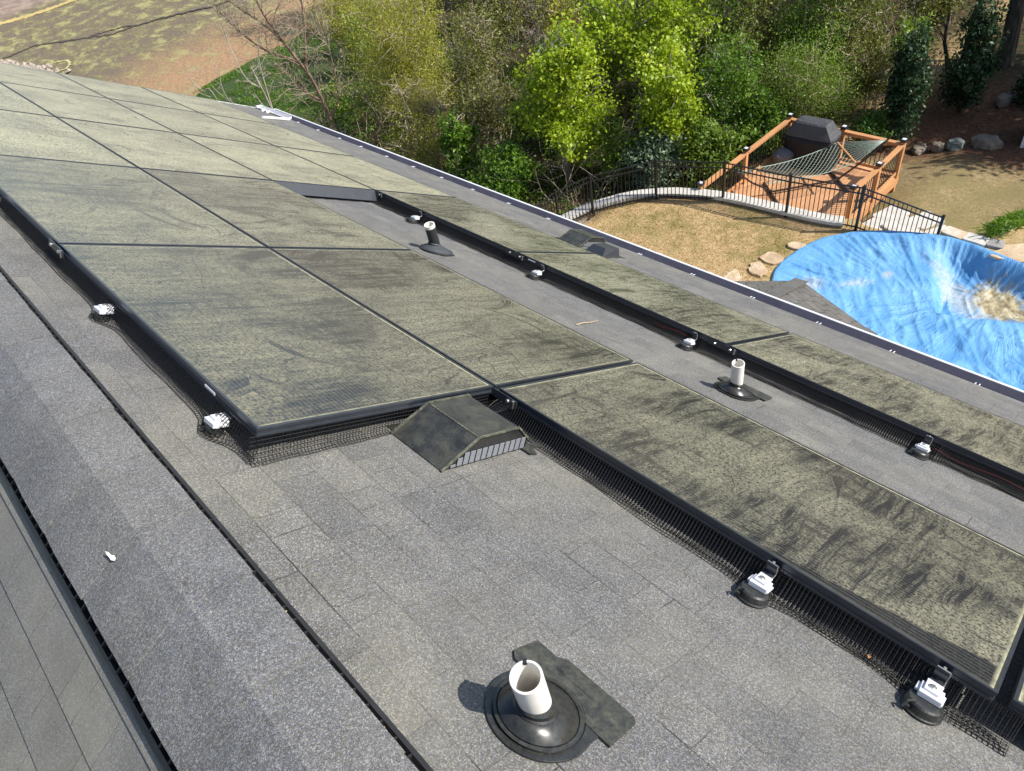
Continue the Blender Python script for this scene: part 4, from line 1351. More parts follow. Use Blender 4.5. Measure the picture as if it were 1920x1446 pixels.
for a, b in (('A', 'B'), ('B', 'C'), ('C', 'D'), ('D', 'E'), ('A', 'F'), ('F', 'G')):
    A, B = Vector((*dposts[a], ZD)), Vector((*dposts[b], ZD))
    d = (B - A).normalized()
    A2, B2 = A + d * .06, B - d * .06
    mb = MB()
    mb.beam(A2 + Vector((0, 0, .985)), B2 + Vector((0, 0, .985)), .14, .035)
    mb.beam(A2 + Vector((0, 0, .92)), B2 + Vector((0, 0, .92)), .04, .085)
    mb.beam(A2 + Vector((0, 0, .12)), B2 + Vector((0, 0, .12)), .04, .085)
    dpart(mb, 'rail', cedar)
    mb = MB()
    n = int((B2 - A2).length / .115)
    for k in range(1, n):
        p = A2.lerp(B2, k / n)
        mb.box((p.x, p.y, ZD + .52), (.018, .018, .74))
    dpart(mb, 'baluster_panel', capm)

# covered grill
def loft(mb, rings):
    n = len(rings[0])
    base = len(mb.v)
    for r in rings:
        mb.v.extend([tuple(p) for p in r])
    for i in range(len(rings) - 1):
        for k in range(n):
            mb.f.append((base + i * n + k, base + i * n + (k + 1) % n, base + (i + 1) * n + (k + 1) % n, base + (i + 1) * n + k)); mb.uv.append(None)
    mb.f.append(tuple(base + (len(rings) - 1) * n + k for k in range(n))); mb.uv.append(None)
def rrect(hx, hy, z, n=24, jit=0.0, seed=0, ox=0, oy=0, p=5.0):
    out = []
    for k in range(n):
        a = 2 * PI * k / n
        c, s = math.cos(a), math.sin(a)
        r = (abs(c) ** p + abs(s) ** p) ** (-1 / p)
        w = 1 + jit * noise.noise(Vector((c * 2.5 + seed, s * 2.5, z * 2.2)))
        out.append((ox + hx * c * r * w, oy + hy * s * r * w, z + jit * .25 * noise.noise(Vector((c * 3, s * 3, z + seed)))))
    return out
def fabric(name, col, sc=12):
    m = M(name)
    a = m.noise(m.objoff(), sc, 4.0, .6, .6)
    m.p(Base_Color=m.mix(a, tuple(x * .75 for x in col) + (1,), tuple(x * 1.2 for x in col) + (1,)), Roughness=.62, Specular_IOR_Level=.4)
    m.bump(m.math('ADD', a, m.math('MULTIPLY', m.noise(m.objoff(), sc * .35, 3.0), 1.5)), .5, .05)
    return m.m
gr = empty('covered_grill', (18.80, 9.02, ZD), (0, 0, R(3)), 'large grill under a black fabric cover with grey top on the deck', 'grill')
mb = MB()
loft(mb, [rrect(.39, .74, .02, jit=.05, seed=1, p=7), rrect(.375, .735, .44, jit=.06, seed=1, p=7), rrect(.365, .73, .80, jit=.06, seed=1, p=8), rrect(.365, .735, 1.0, jit=.04, seed=1, p=8)])
mb.build('cover_side', fabric('black_cover', (.012, .012, .015)), gr, smooth=True)
mb = MB()
loft(mb, [rrect(.372, .742, .995, jit=.04, seed=1, p=8), rrect(.362, .73, 1.04, jit=.04, seed=1, p=8), rrect(.30, .60, 1.20, jit=.04, seed=2, p=7), rrect(.25, .50, 1.36, jit=.04, seed=2, p=6), rrect(.20, .45, 1.40, jit=.04, seed=2, p=6), rrect(.05, .30, 1.415, jit=.02, seed=2)])
mb.build('cover_top', fabric('grey_top_cover', (.062, .064, .070)), gr)  # cover top coloured greyer and lighter than the sides
kt = empty('covered_kettle', (18.32, 9.62, ZD), (0, 0, 0), 'small round kettle under a grey cover beside the large grill', 'kettle grill')
mb = MB()
loft(mb, [rrect(.24, .24, .0, jit=.05, p=2), rrect(.27, .27, .25, jit=.05, p=2), rrect(.31, .31, .42, jit=.07, p=2), rrect(.30, .30, .47, jit=.05, p=2), rrect(.16, .16, .57, jit=.05, p=2), rrect(.03, .03, .60, jit=.02, p=2)])
mb.build('cover', fabric('grey_cover', (.13, .13, .14), 20), kt, smooth=True)

# hammock on its stand
hm = empty('hammock', (17.5, 8.45, ZD), label='green rope hammock with wooden spreader bars hung on a dark stand', cat='hammock')
HMO = -Vector(hm.location)
f1, f2 = Vector((16.81, 9.09, ZD)), Vector((18.28, 7.81, ZD))
k1, k2 = Vector((16.06, 9.74, ZD + .94)), Vector((19.12, 7.08, ZD + 1.08))
dd = (f2 - f1).normalized(); sd = Vector((-dd.y, dd.x, 0))
steel = plain('dark_tube', (.030, .020, .016, 1), .4, 0, .3, 20)
mb = MB()
Z = Vector((0, 0, 1))
for f in (f1, f2):
    mb.beam(f + sd * .62 + Z * .04, f - sd * .62 + Z * .04, .06, .06)
mb.tube([f1 + Z * .09, f2 + Z * .09], .030, 8)
mb.tube([f1 + dd * .05 + Z * .09, f1.lerp(k1, .6) + Z * -.05, k1 - dd * .12 + Z * .05], .028, 8)
mb.tube([f2 - dd * .05 + Z * .09, f2.lerp(k2, .6) + Z * -.05, k2 + dd * .12 + Z * .05], .028, 8)
o = mb.build('stand', steel, hm); o.location = HMO
rope = plain('green_rope', (.42, .55, .46, 1), .8, 0, .25, 30)
L = (k2 - k1).length
b1, b2 = k1.lerp(k2, .175), k1.lerp(k2, .745)
b1 = b1 - Z * .28; b2 = b2 - Z * .12
hw1, hw2 = .46, .62
mb = MB(); mb.beam(b1 - sd * hw1, b1 + sd * hw1, .04, .03); o = mb.build('spreader_bar', cedar, hm); o.location = HMO
mb = MB(); mb.beam(b2 - sd * hw2, b2 + sd * hw2, .04, .03); o = mb.build('spreader_bar', cedar, hm); o.location = HMO
def net(t, s):       # t along, s across -1..1
    p = b1.lerp(b2, t) + sd * s * (hw1 + (hw2 - hw1) * t)
    return p - Z * (.22 * 4 * t * (1 - t) * (1 - .62 * s * s) + .03 * s * s * math.sin(PI * t))
mb = MB()
na, nc = 34, 16
for i in range(-nc, na + 1, 2):      # diamond net: two families of cords
    P1, P2 = [], []
    for j in range(nc + 1):
        a = i + j
        if 0 <= a <= na: P1.append(net(a / na, -1 + 2 * j / nc))
        a2 = i + nc - j
        if 0 <= a2 <= na: P2.append(net(a2 / na, -1 + 2 * j / nc))
    for Pq in (P1, P2):
        if len(Pq) > 1: mb.tube(Pq, .0036, 3, False)
for s in (-1, 1):
    mb.tube([net(t / 24, s) for t in range(25)], .010, 5, False)
o = mb.build('net', rope, hm); o.location = HMO
mb = MB()
for (b, hw, kk) in ((b1, hw1, k1), (b2, hw2, k2)):
    for j in range(13):
        mb.tube([b + sd * hw * (-1 + 2 * j / 12), kk], .0032, 3, False)
    mb.tube([kk + Z * .06, kk, kk - Z * .03], .012, 6)
o = mb.build('hanging_cords', plain('pale_rope', (.50, .60, .52, 1), .8, 0, .2, 30), hm); o.location = HMO

# ------------------------------------------------------------------ blue pool cover
def tarp_mat():
    m = M('blue_tarp')
    P = m.pos
    x_, y_, _z = m.xyz(P)
    n1 = m.noise(P, 1.1, 5.0, .6, .4)
    n2 = m.noise(P, 5.5, 5.0, .68)
    wr = m.noise(m.mapping(P, scale=(1.2, 3.6, 1), rot=(0, 0, R(38))), 3.4, 5.0, .62, 1.1)
    blue = m.mix(m.ramp(n1, [(.35, 0), (.65, 1)]), (.085, .265, .53, 1), (.165, .385, .65, 1))
    def spot(cx, cy, rx, ry, rz, lo, hi):
        q = m.mapping(P, loc=(-cx, -cy, 9.4))
        q = m.mapping(q, rot=(0, 0, rz))
        q = m.mapping(q, scale=(1 / rx, 1 / ry, .0))
        d = m.n('VectorMath', {0: q}, operation='LENGTH').outputs['Value']
        return m.ramp(m.math('ADD', d, m.math('MULTIPLY', m.math('SUBTRACT', m.math('ADD', m.math('MULTIPLY', wr, .55), m.math('MULTIPLY', n2, .45)), .5), 2.6)), [(lo, 1.0), (hi, 0.0)])
    dust = m.math('MAXIMUM', m.math('MAXIMUM', spot(14.03, 4.55, .20, .16, 0, .2, 1.1), spot(12.75, 5.75, .45, .30, .3, .1, 1.1)),
                  m.math('MAXIMUM', spot(14.6, 3.15, 1.25, .42, -1.0, .35, 1.05), spot(13.35, 5.0, .7, .25, .7, .0, .7)))
    silt = m.math('MAXIMUM', spot(14.75, 2.35, .85, .55, -.9, .55, .95), spot(14.6, 1.7, .7, .6, 0, .4, 1.0))
    c = m.mix(m.math('MULTIPLY', dust, .50), blue, (.60, .55, .42, 1))
    c = m.mix(silt, c, m.ramp(n2, [(.36, (.20, .16, .09, 1)), (.5, (.46, .38, .22, 1)), (.64, (.68, .60, .40, 1))]))
    m.p(Base_Color=c, Roughness=.55, Specular_IOR_Level=.35)
    m.bump(m.math('ADD', m.math('MULTIPLY', wr, .8), m.math('MULTIPLY', n2, .25)), .45, .05)
    dx_, dy_ = m.math('SUBTRACT', x_, 14.75), m.math('SUBTRACT', y_, 2.4)
    rad_ = m.math('SQRT', m.math('ADD', m.math('MULTIPLY', dx_, dx_), m.math('MULTIPLY', dy_, dy_)))
    pol_ = m.n('CombineXYZ', {0: m.math('MULTIPLY', m.math('DIVIDE', dx_, rad_), 9.0), 1: m.math('MULTIPLY', m.math('DIVIDE', dy_, rad_), 9.0), 2: m.math('MULTIPLY', rad_, .9)}).outputs[0]
    def crease(vec, sc, det, dist, lo):
        return m.ramp(m.math('ABSOLUTE', m.math('SUBTRACT', m.noise(vec, sc, det, .55, dist), .5)), [(0.0, 1.0), (lo, 0.0)])
    gate_ = m.ramp(m.noise(P, 1.3, 2.0), [(.42, .15), (.6, 1.0)])
    ce = m.math('MULTIPLY', gate_, m.math('ADD', m.math('MULTIPLY', crease(pol_, 1.0, 3.0, .2, .10), 1.0), m.math('MULTIPLY', crease(m.mapping(P, scale=(1, 2.2, 0), rot=(0, 0, R(38))), 1.6, 3.0, .5, .05), .5)))
    seam = m.math('LESS_THAN', m.math('ABSOLUTE', m.math('SUBTRACT', m.math('FRACT', m.math('DIVIDE', m.math('ADD', m.math('MULTIPLY', x_, .8), m.math('MULTIPLY', y_, .6)), 1.83)), .5)), .008)
    m.bump(m.math('ADD', m.math('ADD', m.math('MULTIPLY', wr, .8), m.math('MULTIPLY', n2, .2)), m.math('ADD', m.math('MULTIPLY', ce, .55), m.math('MULTIPLY', seam, .3))), .5, .05)
    return m.m
NA, NR = len(TBs), 84
tv, tf = [], []
tr = random.Random(9)
cent = [(13.35, 1.75), (13.9, 1.05), (12.75, 1.25), (14.4, .6), (12.3, 3.6)]
SC = Vector((14.75, 2.4, 0))
def ridg(x): return (1 - abs(x)) ** 3
for j in range(NR + 1):
    t = j / NR          # 0 rim .. 1 centre
    for i, (bx, by) in enumerate(TBs):
        p = Vector((bx, by, 0)).lerp(tc, t)
        ang = i / NA
        inside = 1 - t
        deepw = sst(14.0, 15.3, p.x) * sst(5.2, 3.6, p.y)
        z = -9.335
        rimd = (p - Vector((bx, by, 0))).length
        z -= sst(0, .9, rimd) * .10
        z -= .42 * sst(.05, .60, rimd) * sst(14.6, 15.6, bx) * sst(4.6, 3.4, by)      # steep wall on the far side
        z -= .14 * sst(.3, 2.4, rimd) * sst(5.8, 3.2, p.y)
        # radial gathers near the rim
        g1 = noise.noise(Vector((bx * 2.6, by * 2.6, t * .7)))
        g2 = noise.noise(Vector((bx * 6.3, by * 6.3, t * 1.2 + 5)))
        amp = .062 * sst(0.0, .10, t) * (1 - .96 * sst(.15, .62, t))
        z += amp * (ridg(g1) * 1.0 + .55 * ridg(g2) - .8)
        # tension wrinkles
        q = Vector((p.x * .8 + p.y * .55, (p.y * .8 - p.x * .55), 0))
        wv = noise.noise(Vector((q.x * .75, q.y * 3.2, 2))) + .5 * noise.noise(Vector((q.x * 1.8, q.y * 6.5, 7)))
        z += .034 * sst(.08, .25, t) * (ridg(wv) - .5)
        # long folds running out of the sunken silt patch
        sv = p - SC
        rr_ = sv.length
        if rr_ > .05:
            an = math.atan2(sv.y, sv.x)
            fo = noise.noise(Vector((math.cos(an) * 4.2, math.sin(an) * 4.2, rr_ * .35))) + .5 * noise.noise(Vector((math.cos(an) * 9.5, math.sin(an) * 9.5, rr_ * .6 + 4)))
            z += .042 * (ridg(fo) - .35) * sst(.35, .9, rr_) * sst(3.6, 1.6, rr_) * sst(.03, .15, t)
        # little star-shaped puckers
        for (cx, cy) in cent:
            dx, dy = p.x - cx, p.y - cy
            r2 = dx * dx + dy * dy
            if r2 < .5:
                r = math.sqrt(r2)
                z += .028 * math.exp(-r2 / .11) * (1 - sst(.85, 1, t)) * ((1.6 * ridg(noise.noise(Vector((2.6 * math.cos(math.atan2(dy, dx)) + cx * 7, 2.6 * math.sin(math.atan2(dy, dx)), r * .8)))) - .6) * min(1, r / .12)) * sst(.05, .2, t)
        if j == 0: z = -9.36 + .03 * g1
        tv.append((p.x, p.y, z))
for j in range(NR):
    for i in range(NA):
        a, b = j * NA + i, j * NA + (i + 1) % NA
        tf.append((a, b, b + NA, a + NA))
# turned-down hem
hb = len(tv)
for i, (bx, by) in enumerate(TBs):
    d = (Vector((bx, by, 0)) - tc).normalized()
    tv.append((bx + d.x * .03, by + d.y * .03, -9.46))
for i in range(NA):
    tf.append((hb + i, hb + (i + 1) % NA, (i + 1) % NA, i))
me = bpy.data.meshes.new('pool_cover'); me.from_pydata(tv, [], tf)
me.polygons.foreach_set('use_smooth', [True] * len(me.polygons))
me.materials.append(tarp_mat())
pcv = bpy.data.objects.new('pool_cover', me); C.objects.link(pcv)
tag(pcv, 'wrinkled blue tarp stretched over the pool, tan silt and dust on it', 'pool cover')
# rock coping weights and cut the lawn below the tarp
# ------------------------------------------------------------------ vegetation
def leaf_mat(name, c0, c1, c2, trans=.32):
    m = M(name)
    isl = m.n('NewGeometry').outputs['Random Per Island']
    cl = m.noise(m.pos, 1.5, 4.0, .65)
    f = m.math('ADD', m.math('MULTIPLY', isl, .42), m.math('MULTIPLY', m.mapr(cl, .3, .7), .58))
    col = m.ramp(f, [(0.08, c0), (0.5, c1), (0.95, c2)])
    d = m.n('BsdfDiffuse', {'Color': col})
    t = m.n('BsdfTranslucent', {'Color': m.mix(1.0, col, (1.15, 1.1, .6, 1), 'MULTIPLY')})
    gl_ = m.n('BsdfGlossy', {'Color': (.6, .65, .6, 1), 'Roughness': .45})
    a = m.n('MixShader', {0: trans}); m.t.links.new(d.outputs[0], a.inputs[1]); m.t.links.new(t.outputs[0], a.inputs[2])
    b = m.n('MixShader', {0: .035}); m.t.links.new(a.outputs[0], b.inputs[1]); m.t.links.new(gl_.outputs[0], b.inputs[2])
    m.t.links.new(b.outputs[0], m.out.inputs[0])
    return m.m
def bark_mat(name, c0, c1, sc=8):
    m = M(name)
    a = m.noise(m.mapping(m.pos, scale=(1, 1, .3)), sc, 5.0, .65)
    m.p(Base_Color=m.mix(m.ramp(a, [(.35, 0), (.65, 1)]), c0, c1), Roughness=.9, Specular_IOR_Level=.15)
    m.bump(a, .5, .03)
    return m.m
BK = dict(grey=bark_mat('grey_bark', (.16, .14, .115, 1), (.34, .30, .255, 1)), red=bark_mat('red_bark', (.14, .085, .06, 1), (.33, .235, .175, 1)),
          pale=bark_mat('pale_bark', (.27, .235, .18, 1), (.48, .43, .35, 1)), dark=bark_mat('dark_bark', (.03, .025, .02, 1), (.10, .085, .068, 1)),
          tan=bark_mat('tan_twigs', (.23, .185, .125, 1), (.44, .37, .27, 1)))
LF = dict(
    maple=leaf_mat('maple_leaf', (.12, .19, .010, 1), (.32, .44, .022, 1), (.60, .68, .075, 1), .42),
    willow=leaf_mat('yellow_leaf', (.13, .14, .022, 1), (.34, .35, .050, 1), (.58, .56, .11, 1), .38),
    olive=leaf_mat('olive_leaf', (.070, .085, .020, 1), (.18, .195, .045, 1), (.33, .33, .09, 1), .34),
    green=leaf_mat('green_leaf', (.045, .100, .010, 1), (.115, .225, .022, 1), (.25, .38, .05, 1), .36),
    mid=leaf_mat('fresh_leaf', (.075, .13, .016, 1), (.18, .28, .036, 1), (.33, .43, .08, 1), .36),
    dark=leaf_mat('dark_leaf', (.010, .028, .010, 1), (.022, .052, .019, 1), (.055, .10, .04, 1), .14),
    blue=leaf_mat('rhodo_leaf', (.045, .075, .045, 1), (.115, .17, .10, 1), (.25, .32, .20, 1), .20),
    fern=leaf_mat('fern_leaf', (.030, .085, .012, 1), (.075, .17, .022, 1), (.15, .28, .045, 1), .30),
    brown=leaf_mat('brown_leaf', (.075, .052, .028, 1), (.165, .12, .066, 1), (.30, .22, .125, 1), .2),
    holly=leaf_mat('holly_leaf', (.010, .030, .012, 1), (.024, .058, .022, 1), (.10, .15, .07, 1), .10),
    redbud=leaf_mat('red_leaf', (.14, .035, .02, 1), (.30, .09, .05, 1), (.45, .17, .09, 1), .3))

class NB:          # numpy leaf buffer: pointed, slightly folded leaves of five corners
    def __init__(s): s.P = []; s.k = 0
    def leaves(s, rng, cen, size, up=.45, aspect=.55):
        n = len(cen)
        d = rng.normal(size=(n, 3)); d /= np.linalg.norm(d, axis=1)[:, None]
        nr = rng.normal(size=(n, 3)) * (1 - up) + np.array([0, 0, up * 1.4])
        s1 = np.cross(d, nr); s1 /= (np.linalg.norm(s1, axis=1)[:, None] + 1e-9)
        sz = (size * rng.uniform(.6, 1.35, n))[:, None]
        w = sz * aspect
        nn = np.cross(s1, d)
        q = np.stack([cen - d * sz * .5, cen + s1 * w * .5 + nn * sz * .07, cen + d * sz * .5, cen - s1 * w * .5 + nn * sz * .07], axis=1)
        s.P.append(q.reshape(-1, 3))
    def build(s, name, mat, parent=None):
        P = np.concatenate(s.P).astype(np.float32)
        n = len(P) // 4
        me = bpy.data.meshes.new(name)
        me.vertices.add(len(P)); me.vertices.foreach_set('co', P.ravel())
        me.loops.add(n * 4); me.loops.foreach_set('vertex_index', np.arange(n * 4, dtype=np.int32))
        me.polygons.add(n); me.polygons.foreach_set('loop_start', np.arange(0, n * 4, 4, dtype=np.int32))
        try: me.polygons.foreach_set('loop_total', np.full(n, 4, dtype=np.int32))
        except Exception: pass
        me.update(); me.validate()
        me.materials.append(mat)
        o = bpy.data.objects.new(name, me); C.objects.link(o)
        if parent: o.parent = parent
        return o

def tree(name, lab, cat, base, cen, rx, rz, leaf, bark, n, size, seed, group, limbs=16, twig=7, trunk_r=None, clump=.28, bare=False, stems=1, fill=1.0, up=.45, ry=None, low=0.0, aspect=.55):
    """base: ground point; cen: crown centre; rx / rz: crown half width / half height"""
    rng = np.random.default_rng(seed); rr = random.Random(seed)
    base = Vector(base); cen = Vector(cen)
    ry = ry or rx * .9
    root = empty(name, base, (0, 0, 0), lab, cat, group)
    B0 = base
    top = Vector((cen.x, cen.y, cen.z + rz * .75))
    wood = MB()
    trunk_r = trunk_r or max(.03, .022 * (top - base).length)
    spots = []; wts = []
    trunks = []
    for s in range(stems):
        off = Vector((rr.uniform(-1, 1), rr.uniform(-1, 1), 0)) * (.10 * stems if stems > 1 else 0)
        tp = top + Vector((rr.uniform(-1, 1) * rx * .6, rr.uniform(-1, 1) * ry * .6, rr.uniform(-.3, .1) * rz)) if stems > 1 else top
        pts = []
        for k in range(9):
            t = k / 8
            p = (B0 + off).lerp(tp, t) + Vector((noise.noise(Vector((t * 2.2, seed, s))), noise.noise(Vector((t * 2.2, seed + 9, s))), 0)) * .10 * (tp - B0).length * math.sin(PI * min(1, t * 1.1))
            pts.append(p - B0 if k else p - B0 - Vector((0, 0, .15)))
        rads = [trunk_r * (1 - .86 * k / 8) / (stems ** .4) for k in range(9)]
        wood.tube(pts, rads, 7)
        trunks.append(pts)
    for i in range(limbs):
        u = rr.uniform(-1, 1); a = rr.uniform(0, 2 * PI); r = rr.uniform(.35, 1.0) ** .6
        d = Vector((math.cos(a) * math.sqrt(1 - u * u), math.sin(a) * math.sqrt(1 - u * u), u))
        tgt = cen - B0 + Vector((d.x * rx * r, d.y * ry * r, d.z * rz * r))
        tr_ = rr.choice(trunks)
        # leave the trunk below the target
        zt = tgt.z - rr.uniform(.25, .7) * (abs(tgt.x - tr_[4].x) + abs(tgt.y - tr_[4].y) + .3)
        kk = min(range(1, 9), key=lambda q: abs(tr_[q].z - zt))
        st = tr_[kk]
        sag = Vector((rr.uniform(-.15, .15), rr.uniform(-.15, .15), rr.uniform(0, .25))) * (tgt - st).length * .7
        lp = []
        for k in range(6):
            t = k / 5
            lp.append(st.lerp(tgt, t) + sag * math.sin(PI * t) + Vector((noise.noise(Vector((t * 3, i, seed))), noise.noise(Vector((t * 3, i, seed + 3))), noise.noise(Vector((t * 3, i, seed + 5))))) * .10 * (tgt - st).length * t)
        r0 = trunk_r * .42 / (stems ** .4) * (1 - .5 * kk / 8)
        wood.tube(lp, [max(.006, r0 * (1 - .8 * k / 5)) for k in range(6)], 5, False)
        for j in range(twig):
            q = rr.choice(lp[2:])
            dv = Vector((rr.gauss(0, 1), rr.gauss(0, 1), rr.gauss(.25, .8))).normalized()
            e = q + Vector((dv.x * rx, dv.y * ry, dv.z * rz)) * rr.uniform(.18, .42)
            mdl = q.lerp(e, .5) + Vector((rr.gauss(0, 1), rr.gauss(0, 1), rr.gauss(0, 1))) * .07 * (e - q).length
            wood.tube([q, mdl, e], [.010, .008, .005] if not bare else [.019, .014, .008], 4, False)
            spots += [q.lerp(e, .55), e, e]
            if bare:
                for _ in range(3):
                    dv2 = Vector((rr.gauss(0, 1), rr.gauss(0, 1), rr.gauss(.2, .7))).normalized()
                    s0 = q.lerp(e, rr.uniform(.3, 1))
                    e2 = s0 + dv2 * rr.uniform(.2, .6) * rx * .4
                    wood.tube([s0, s0.lerp(e2, .5) + Vector((rr.gauss(0, .03), rr.gauss(0, .03), rr.gauss(0, .03))), e2], [.010, .008, .005], 3, False)
                    spots.append(e2)
    wood.build('trunk', BK[bark], root)
    if n:
        S = np.array([tuple(p) for p in spots])
        w = rng.gamma(.9, 1.0, len(S)); w /= w.sum()
        idx = rng.choice(len(S), n, p=w)
        cl = clump * min(rx, rz)
        pos = S[idx] + rng.normal(size=(n, 3)) * cl * rng.uniform(.4, 1.2, len(S))[idx][:, None] * np.array([1, 1, .8])
        c0 = np.array(cen - B0)
        # keep to the crown's envelope, loosely
        e = (pos - c0) / np.array([rx, ry, rz])
        ln = np.linalg.norm(e, axis=1)
        dr_ = e / (ln[:, None] + 1e-6)
        lim = 1.0 + .32 * np.sin(3.1 * dr_[:, 0] + seed) * np.cos(2.7 * dr_[:, 1] + 2 * seed) + .22 * np.sin(6.3 * dr_[:, 2] + 5 * dr_[:, 0] + seed) + rng.normal(size=n) * .08
        over = ln > lim
        pos[over] = c0 + (pos[over] - c0) * (lim[over] / ln[over] * rng.uniform(.7, 1.0, over.sum()))[:, None]
        zmin = gz(base.x, base.y) - base.z + .05
        pos[:, 2] = np.maximum(pos[:, 2], zmin + rng.uniform(0, .3, n))
        nb = NB(); nb.leaves(rng, pos, size, up, aspect)
        nb.build('crown', LF[leaf], root)
    return root
TG = 'trees at the edge of the woods'
SG = 'shrubs at the edge of the woods'
def gp(x, y): return (x, y, gz(x, y))
T = tree
T('willow_tree', 'yellow-green willowy tree, tallest behind the far half of the gutter', 'tree', gp(14.05, 23.4), (14.44, 22.9, -6.9), 2.15, 2.7, 'willow', 'tan', 26000, .085, 1, TG, 34, 9, .10, .26, stems=3, aspect=.34)
T('willow_tree', 'lower tangled yellowish tree between the willow and the gutter', 'tree', gp(13.38, 21.4), (13.6, 21.2, -9.2), 1.8, 1.75, 'willow', 'tan', 14000, .075, 2, TG, 26, 9, .06, .26, bare=True, stems=3, aspect=.34)
T('thicket_tree', 'brown twiggy tree in the dark gap between the yellow willow and the bright maple', 'tree', gp(14.3, 19.2), (14.68, 18.75, -8.0), 1.25, 2.3, 'olive', 'tan', 7500, .085, 3, TG, 20, 8, .07, .3, bare=True, stems=2)
T('vine_shrub', 'fresh green shrub with large leaves just above the gutter', 'shrub', gp(12.97, 19.1), (13.27, 18.82, -9.3), .85, 1.4, 'green', 'tan', 4200, .12, 4, SG, 12, 7, .04, .3, stems=2, aspect=.7)
T('green_shrub', 'dense dark green shrub behind the left end of the iron fence', 'shrub', gp(13.1, 16.6), (13.2, 16.5, -9.7), 1.25, 1.25, 'green', 'dark', 5200, .12, 5, SG, 16, 7, .04, .32, stems=3)
T('maple_tree', 'bright lime green maple in sun, left of the two above the fence corner', 'tree', gp(15.2, 15.6), (15.3, 15.3, -7.85), 1.95, 2.3, 'maple', 'grey', 12500, .115, 6, TG, 24, 7, .11, .15, aspect=.8)
T('maple_tree', 'bright lime green maple, right of the two and nearer the deck', 'tree', gp(17.3, 12.95), (17.15, 12.85, -8.2), 1.45, 1.8, 'maple', 'grey', 8800, .11, 7, TG, 20, 7, .08, .16, aspect=.8)
T('maple_tree', 'tall sunlit green maple crown at the top of the photo behind the two lime ones', 'tree', gp(19.9, 16.3), (20.05, 16.1, -7.0), 2.9, 1.9, 'maple', 'grey', 10500, .125, 8, TG, 24, 7, .15, .15, aspect=.8)
T('rhododendron', 'blue-grey green evergreen shrub right behind the fence corner', 'shrub', gp(16.3, 12.7), (16.4, 12.6, -9.85), 1.2, .95, 'blue', 'dark', 4600, .135, 9, SG, 16, 7, .04, .32, stems=3, aspect=.4)
T('green_shrub', 'green shrub in the gap between the two lime maples near the fence', 'shrub', gp(15.9, 14.2), (16.0, 14.1, -9.7), 1.0, 1.1, 'mid', 'tan', 4800, .10, 36, SG, 14, 7, .04, .3, stems=3)
T('olive_tree', 'thin olive tree with bare grey limbs above the willow at the top', 'tree', gp(21.5, 26.0), (21.9, 25.8, -8.2), 2.0, 2.4, 'olive', 'grey', 9000, .11, 10, TG, 22, 8, .12, .26, bare=True)
T('bare_tree', 'purplish grey leafless tree at the top, left of the maples', 'tree', gp(20.4, 22.2), (20.9, 21.8, -8.4), 1.6, 1.9, 'redbud', 'grey', 420, .11, 11, TG, 26, 9, .10, .2, bare=True)
T('green_tree', 'dark olive green tree at the top, above the grill', 'tree', gp(23.2, 13.4), (22.9, 13.6, -7.6), 1.7, 2.0, 'olive', 'grey', 6000, .115, 12, TG, 20, 8, .12, .27)
T('green_tree', 'mid green leafy tree behind the left railing of the deck', 'tree', gp(18.94, 12.1), (18.85, 12.1, -8.6), 1.3, 1.65, 'green', 'grey', 6500, .10, 13, TG, 18, 8, .08, .3)
T('willow_bush', 'light green feathery bush behind the covered grill', 'shrub', gp(21.5, 10.4), (21.2, 10.5, -8.8), 1.75, 1.95, 'mid', 'tan', 13000, .085, 14, SG, 26, 8, .07, .24, stems=4, aspect=.35)
T('olive_tree', 'olive and brown twiggy tree at the top above the feathery bush', 'tree', gp(25.6, 11.3), (25.1, 11.5, -8.0), 2.1, 1.9, 'olive', 'tan', 9000, .10, 15, TG, 22, 8, .10, .27, bare=True)
T('green_shrub', 'sunlit green shrub behind the left deck railing, next to the fence', 'shrub', gp(17.4, 11.7), (17.5, 11.6, -9.7), 1.15, 1.0, 'mid', 'dark', 3800, .125, 16, SG, 14, 7, .04, .3, stems=3)
T('green_shrub', 'green shrub at the left back corner post of the deck', 'shrub', gp(19.5, 11.0), (19.3, 11.0, -9.6), 1.0, 1.1, 'green', 'dark', 3600, .115, 17, SG, 14, 7, .04, .3, stems=3)
T('holly_tree', 'dark columnar holly just behind the right back deck corner', 'tree', gp(22.5, 7.75), (22.15, 7.85, -9.0), .74, 2.0, 'holly', 'dark', 6000, .125, 18, TG, 26, 7, .07, .30)
T('holly_tree', 'dark columnar holly standing on the pine straw further right', 'tree', gp(25.6, 7.2), (25.35, 7.2, -9.3), .85, 1.85, 'holly', 'dark', 6000, .13, 19, TG, 26, 7, .07, .30)
T('privet_tree', 'small yellow-green tree top rising above the nearer holly', 'tree', gp(23.9, 8.5), (23.6, 8.55, -8.15), .62, .85, 'mid', 'tan', 1500, .12, 20, TG, 10, 6, .05, .3)
T('fern_conifer', 'low bright green ferny conifer beside the deck back railing', 'shrub', gp(21.6, 8.45), (21.5, 8.5, -10.2), .72, .80, 'fern', 'dark', 3400, .13, 21, SG, 14, 7, .04, .28, up=.7, aspect=.3)
T('dark_shrub', 'dark evergreen shrub at the right picture edge on the pine straw', 'shrub', gp(26.8, 5.45), (26.7, 5.5, -10.55), .75, .65, 'dark', 'dark', 2200, .12, 22, SG, 10, 6, .03, .3, stems=2)
T('green_tree', 'dim green undergrowth tree at the top right between the trunks', 'tree', gp(28.6, 8.8), (27.9, 9.5, -8.2), 1.5, 1.2, 'olive', 'dark', 2600, .12, 23, TG, 18, 7, .08, .3)
T('green_shrub', 'mid green bushes at the foot of the leaning bare tree', 'shrub', gp(13.8, 28.2), (14.1, 27.9, -9.9), 1.1, 1.2, 'green', 'tan', 2400, .12, 25, SG, 12, 7, .04, .32, stems=3)
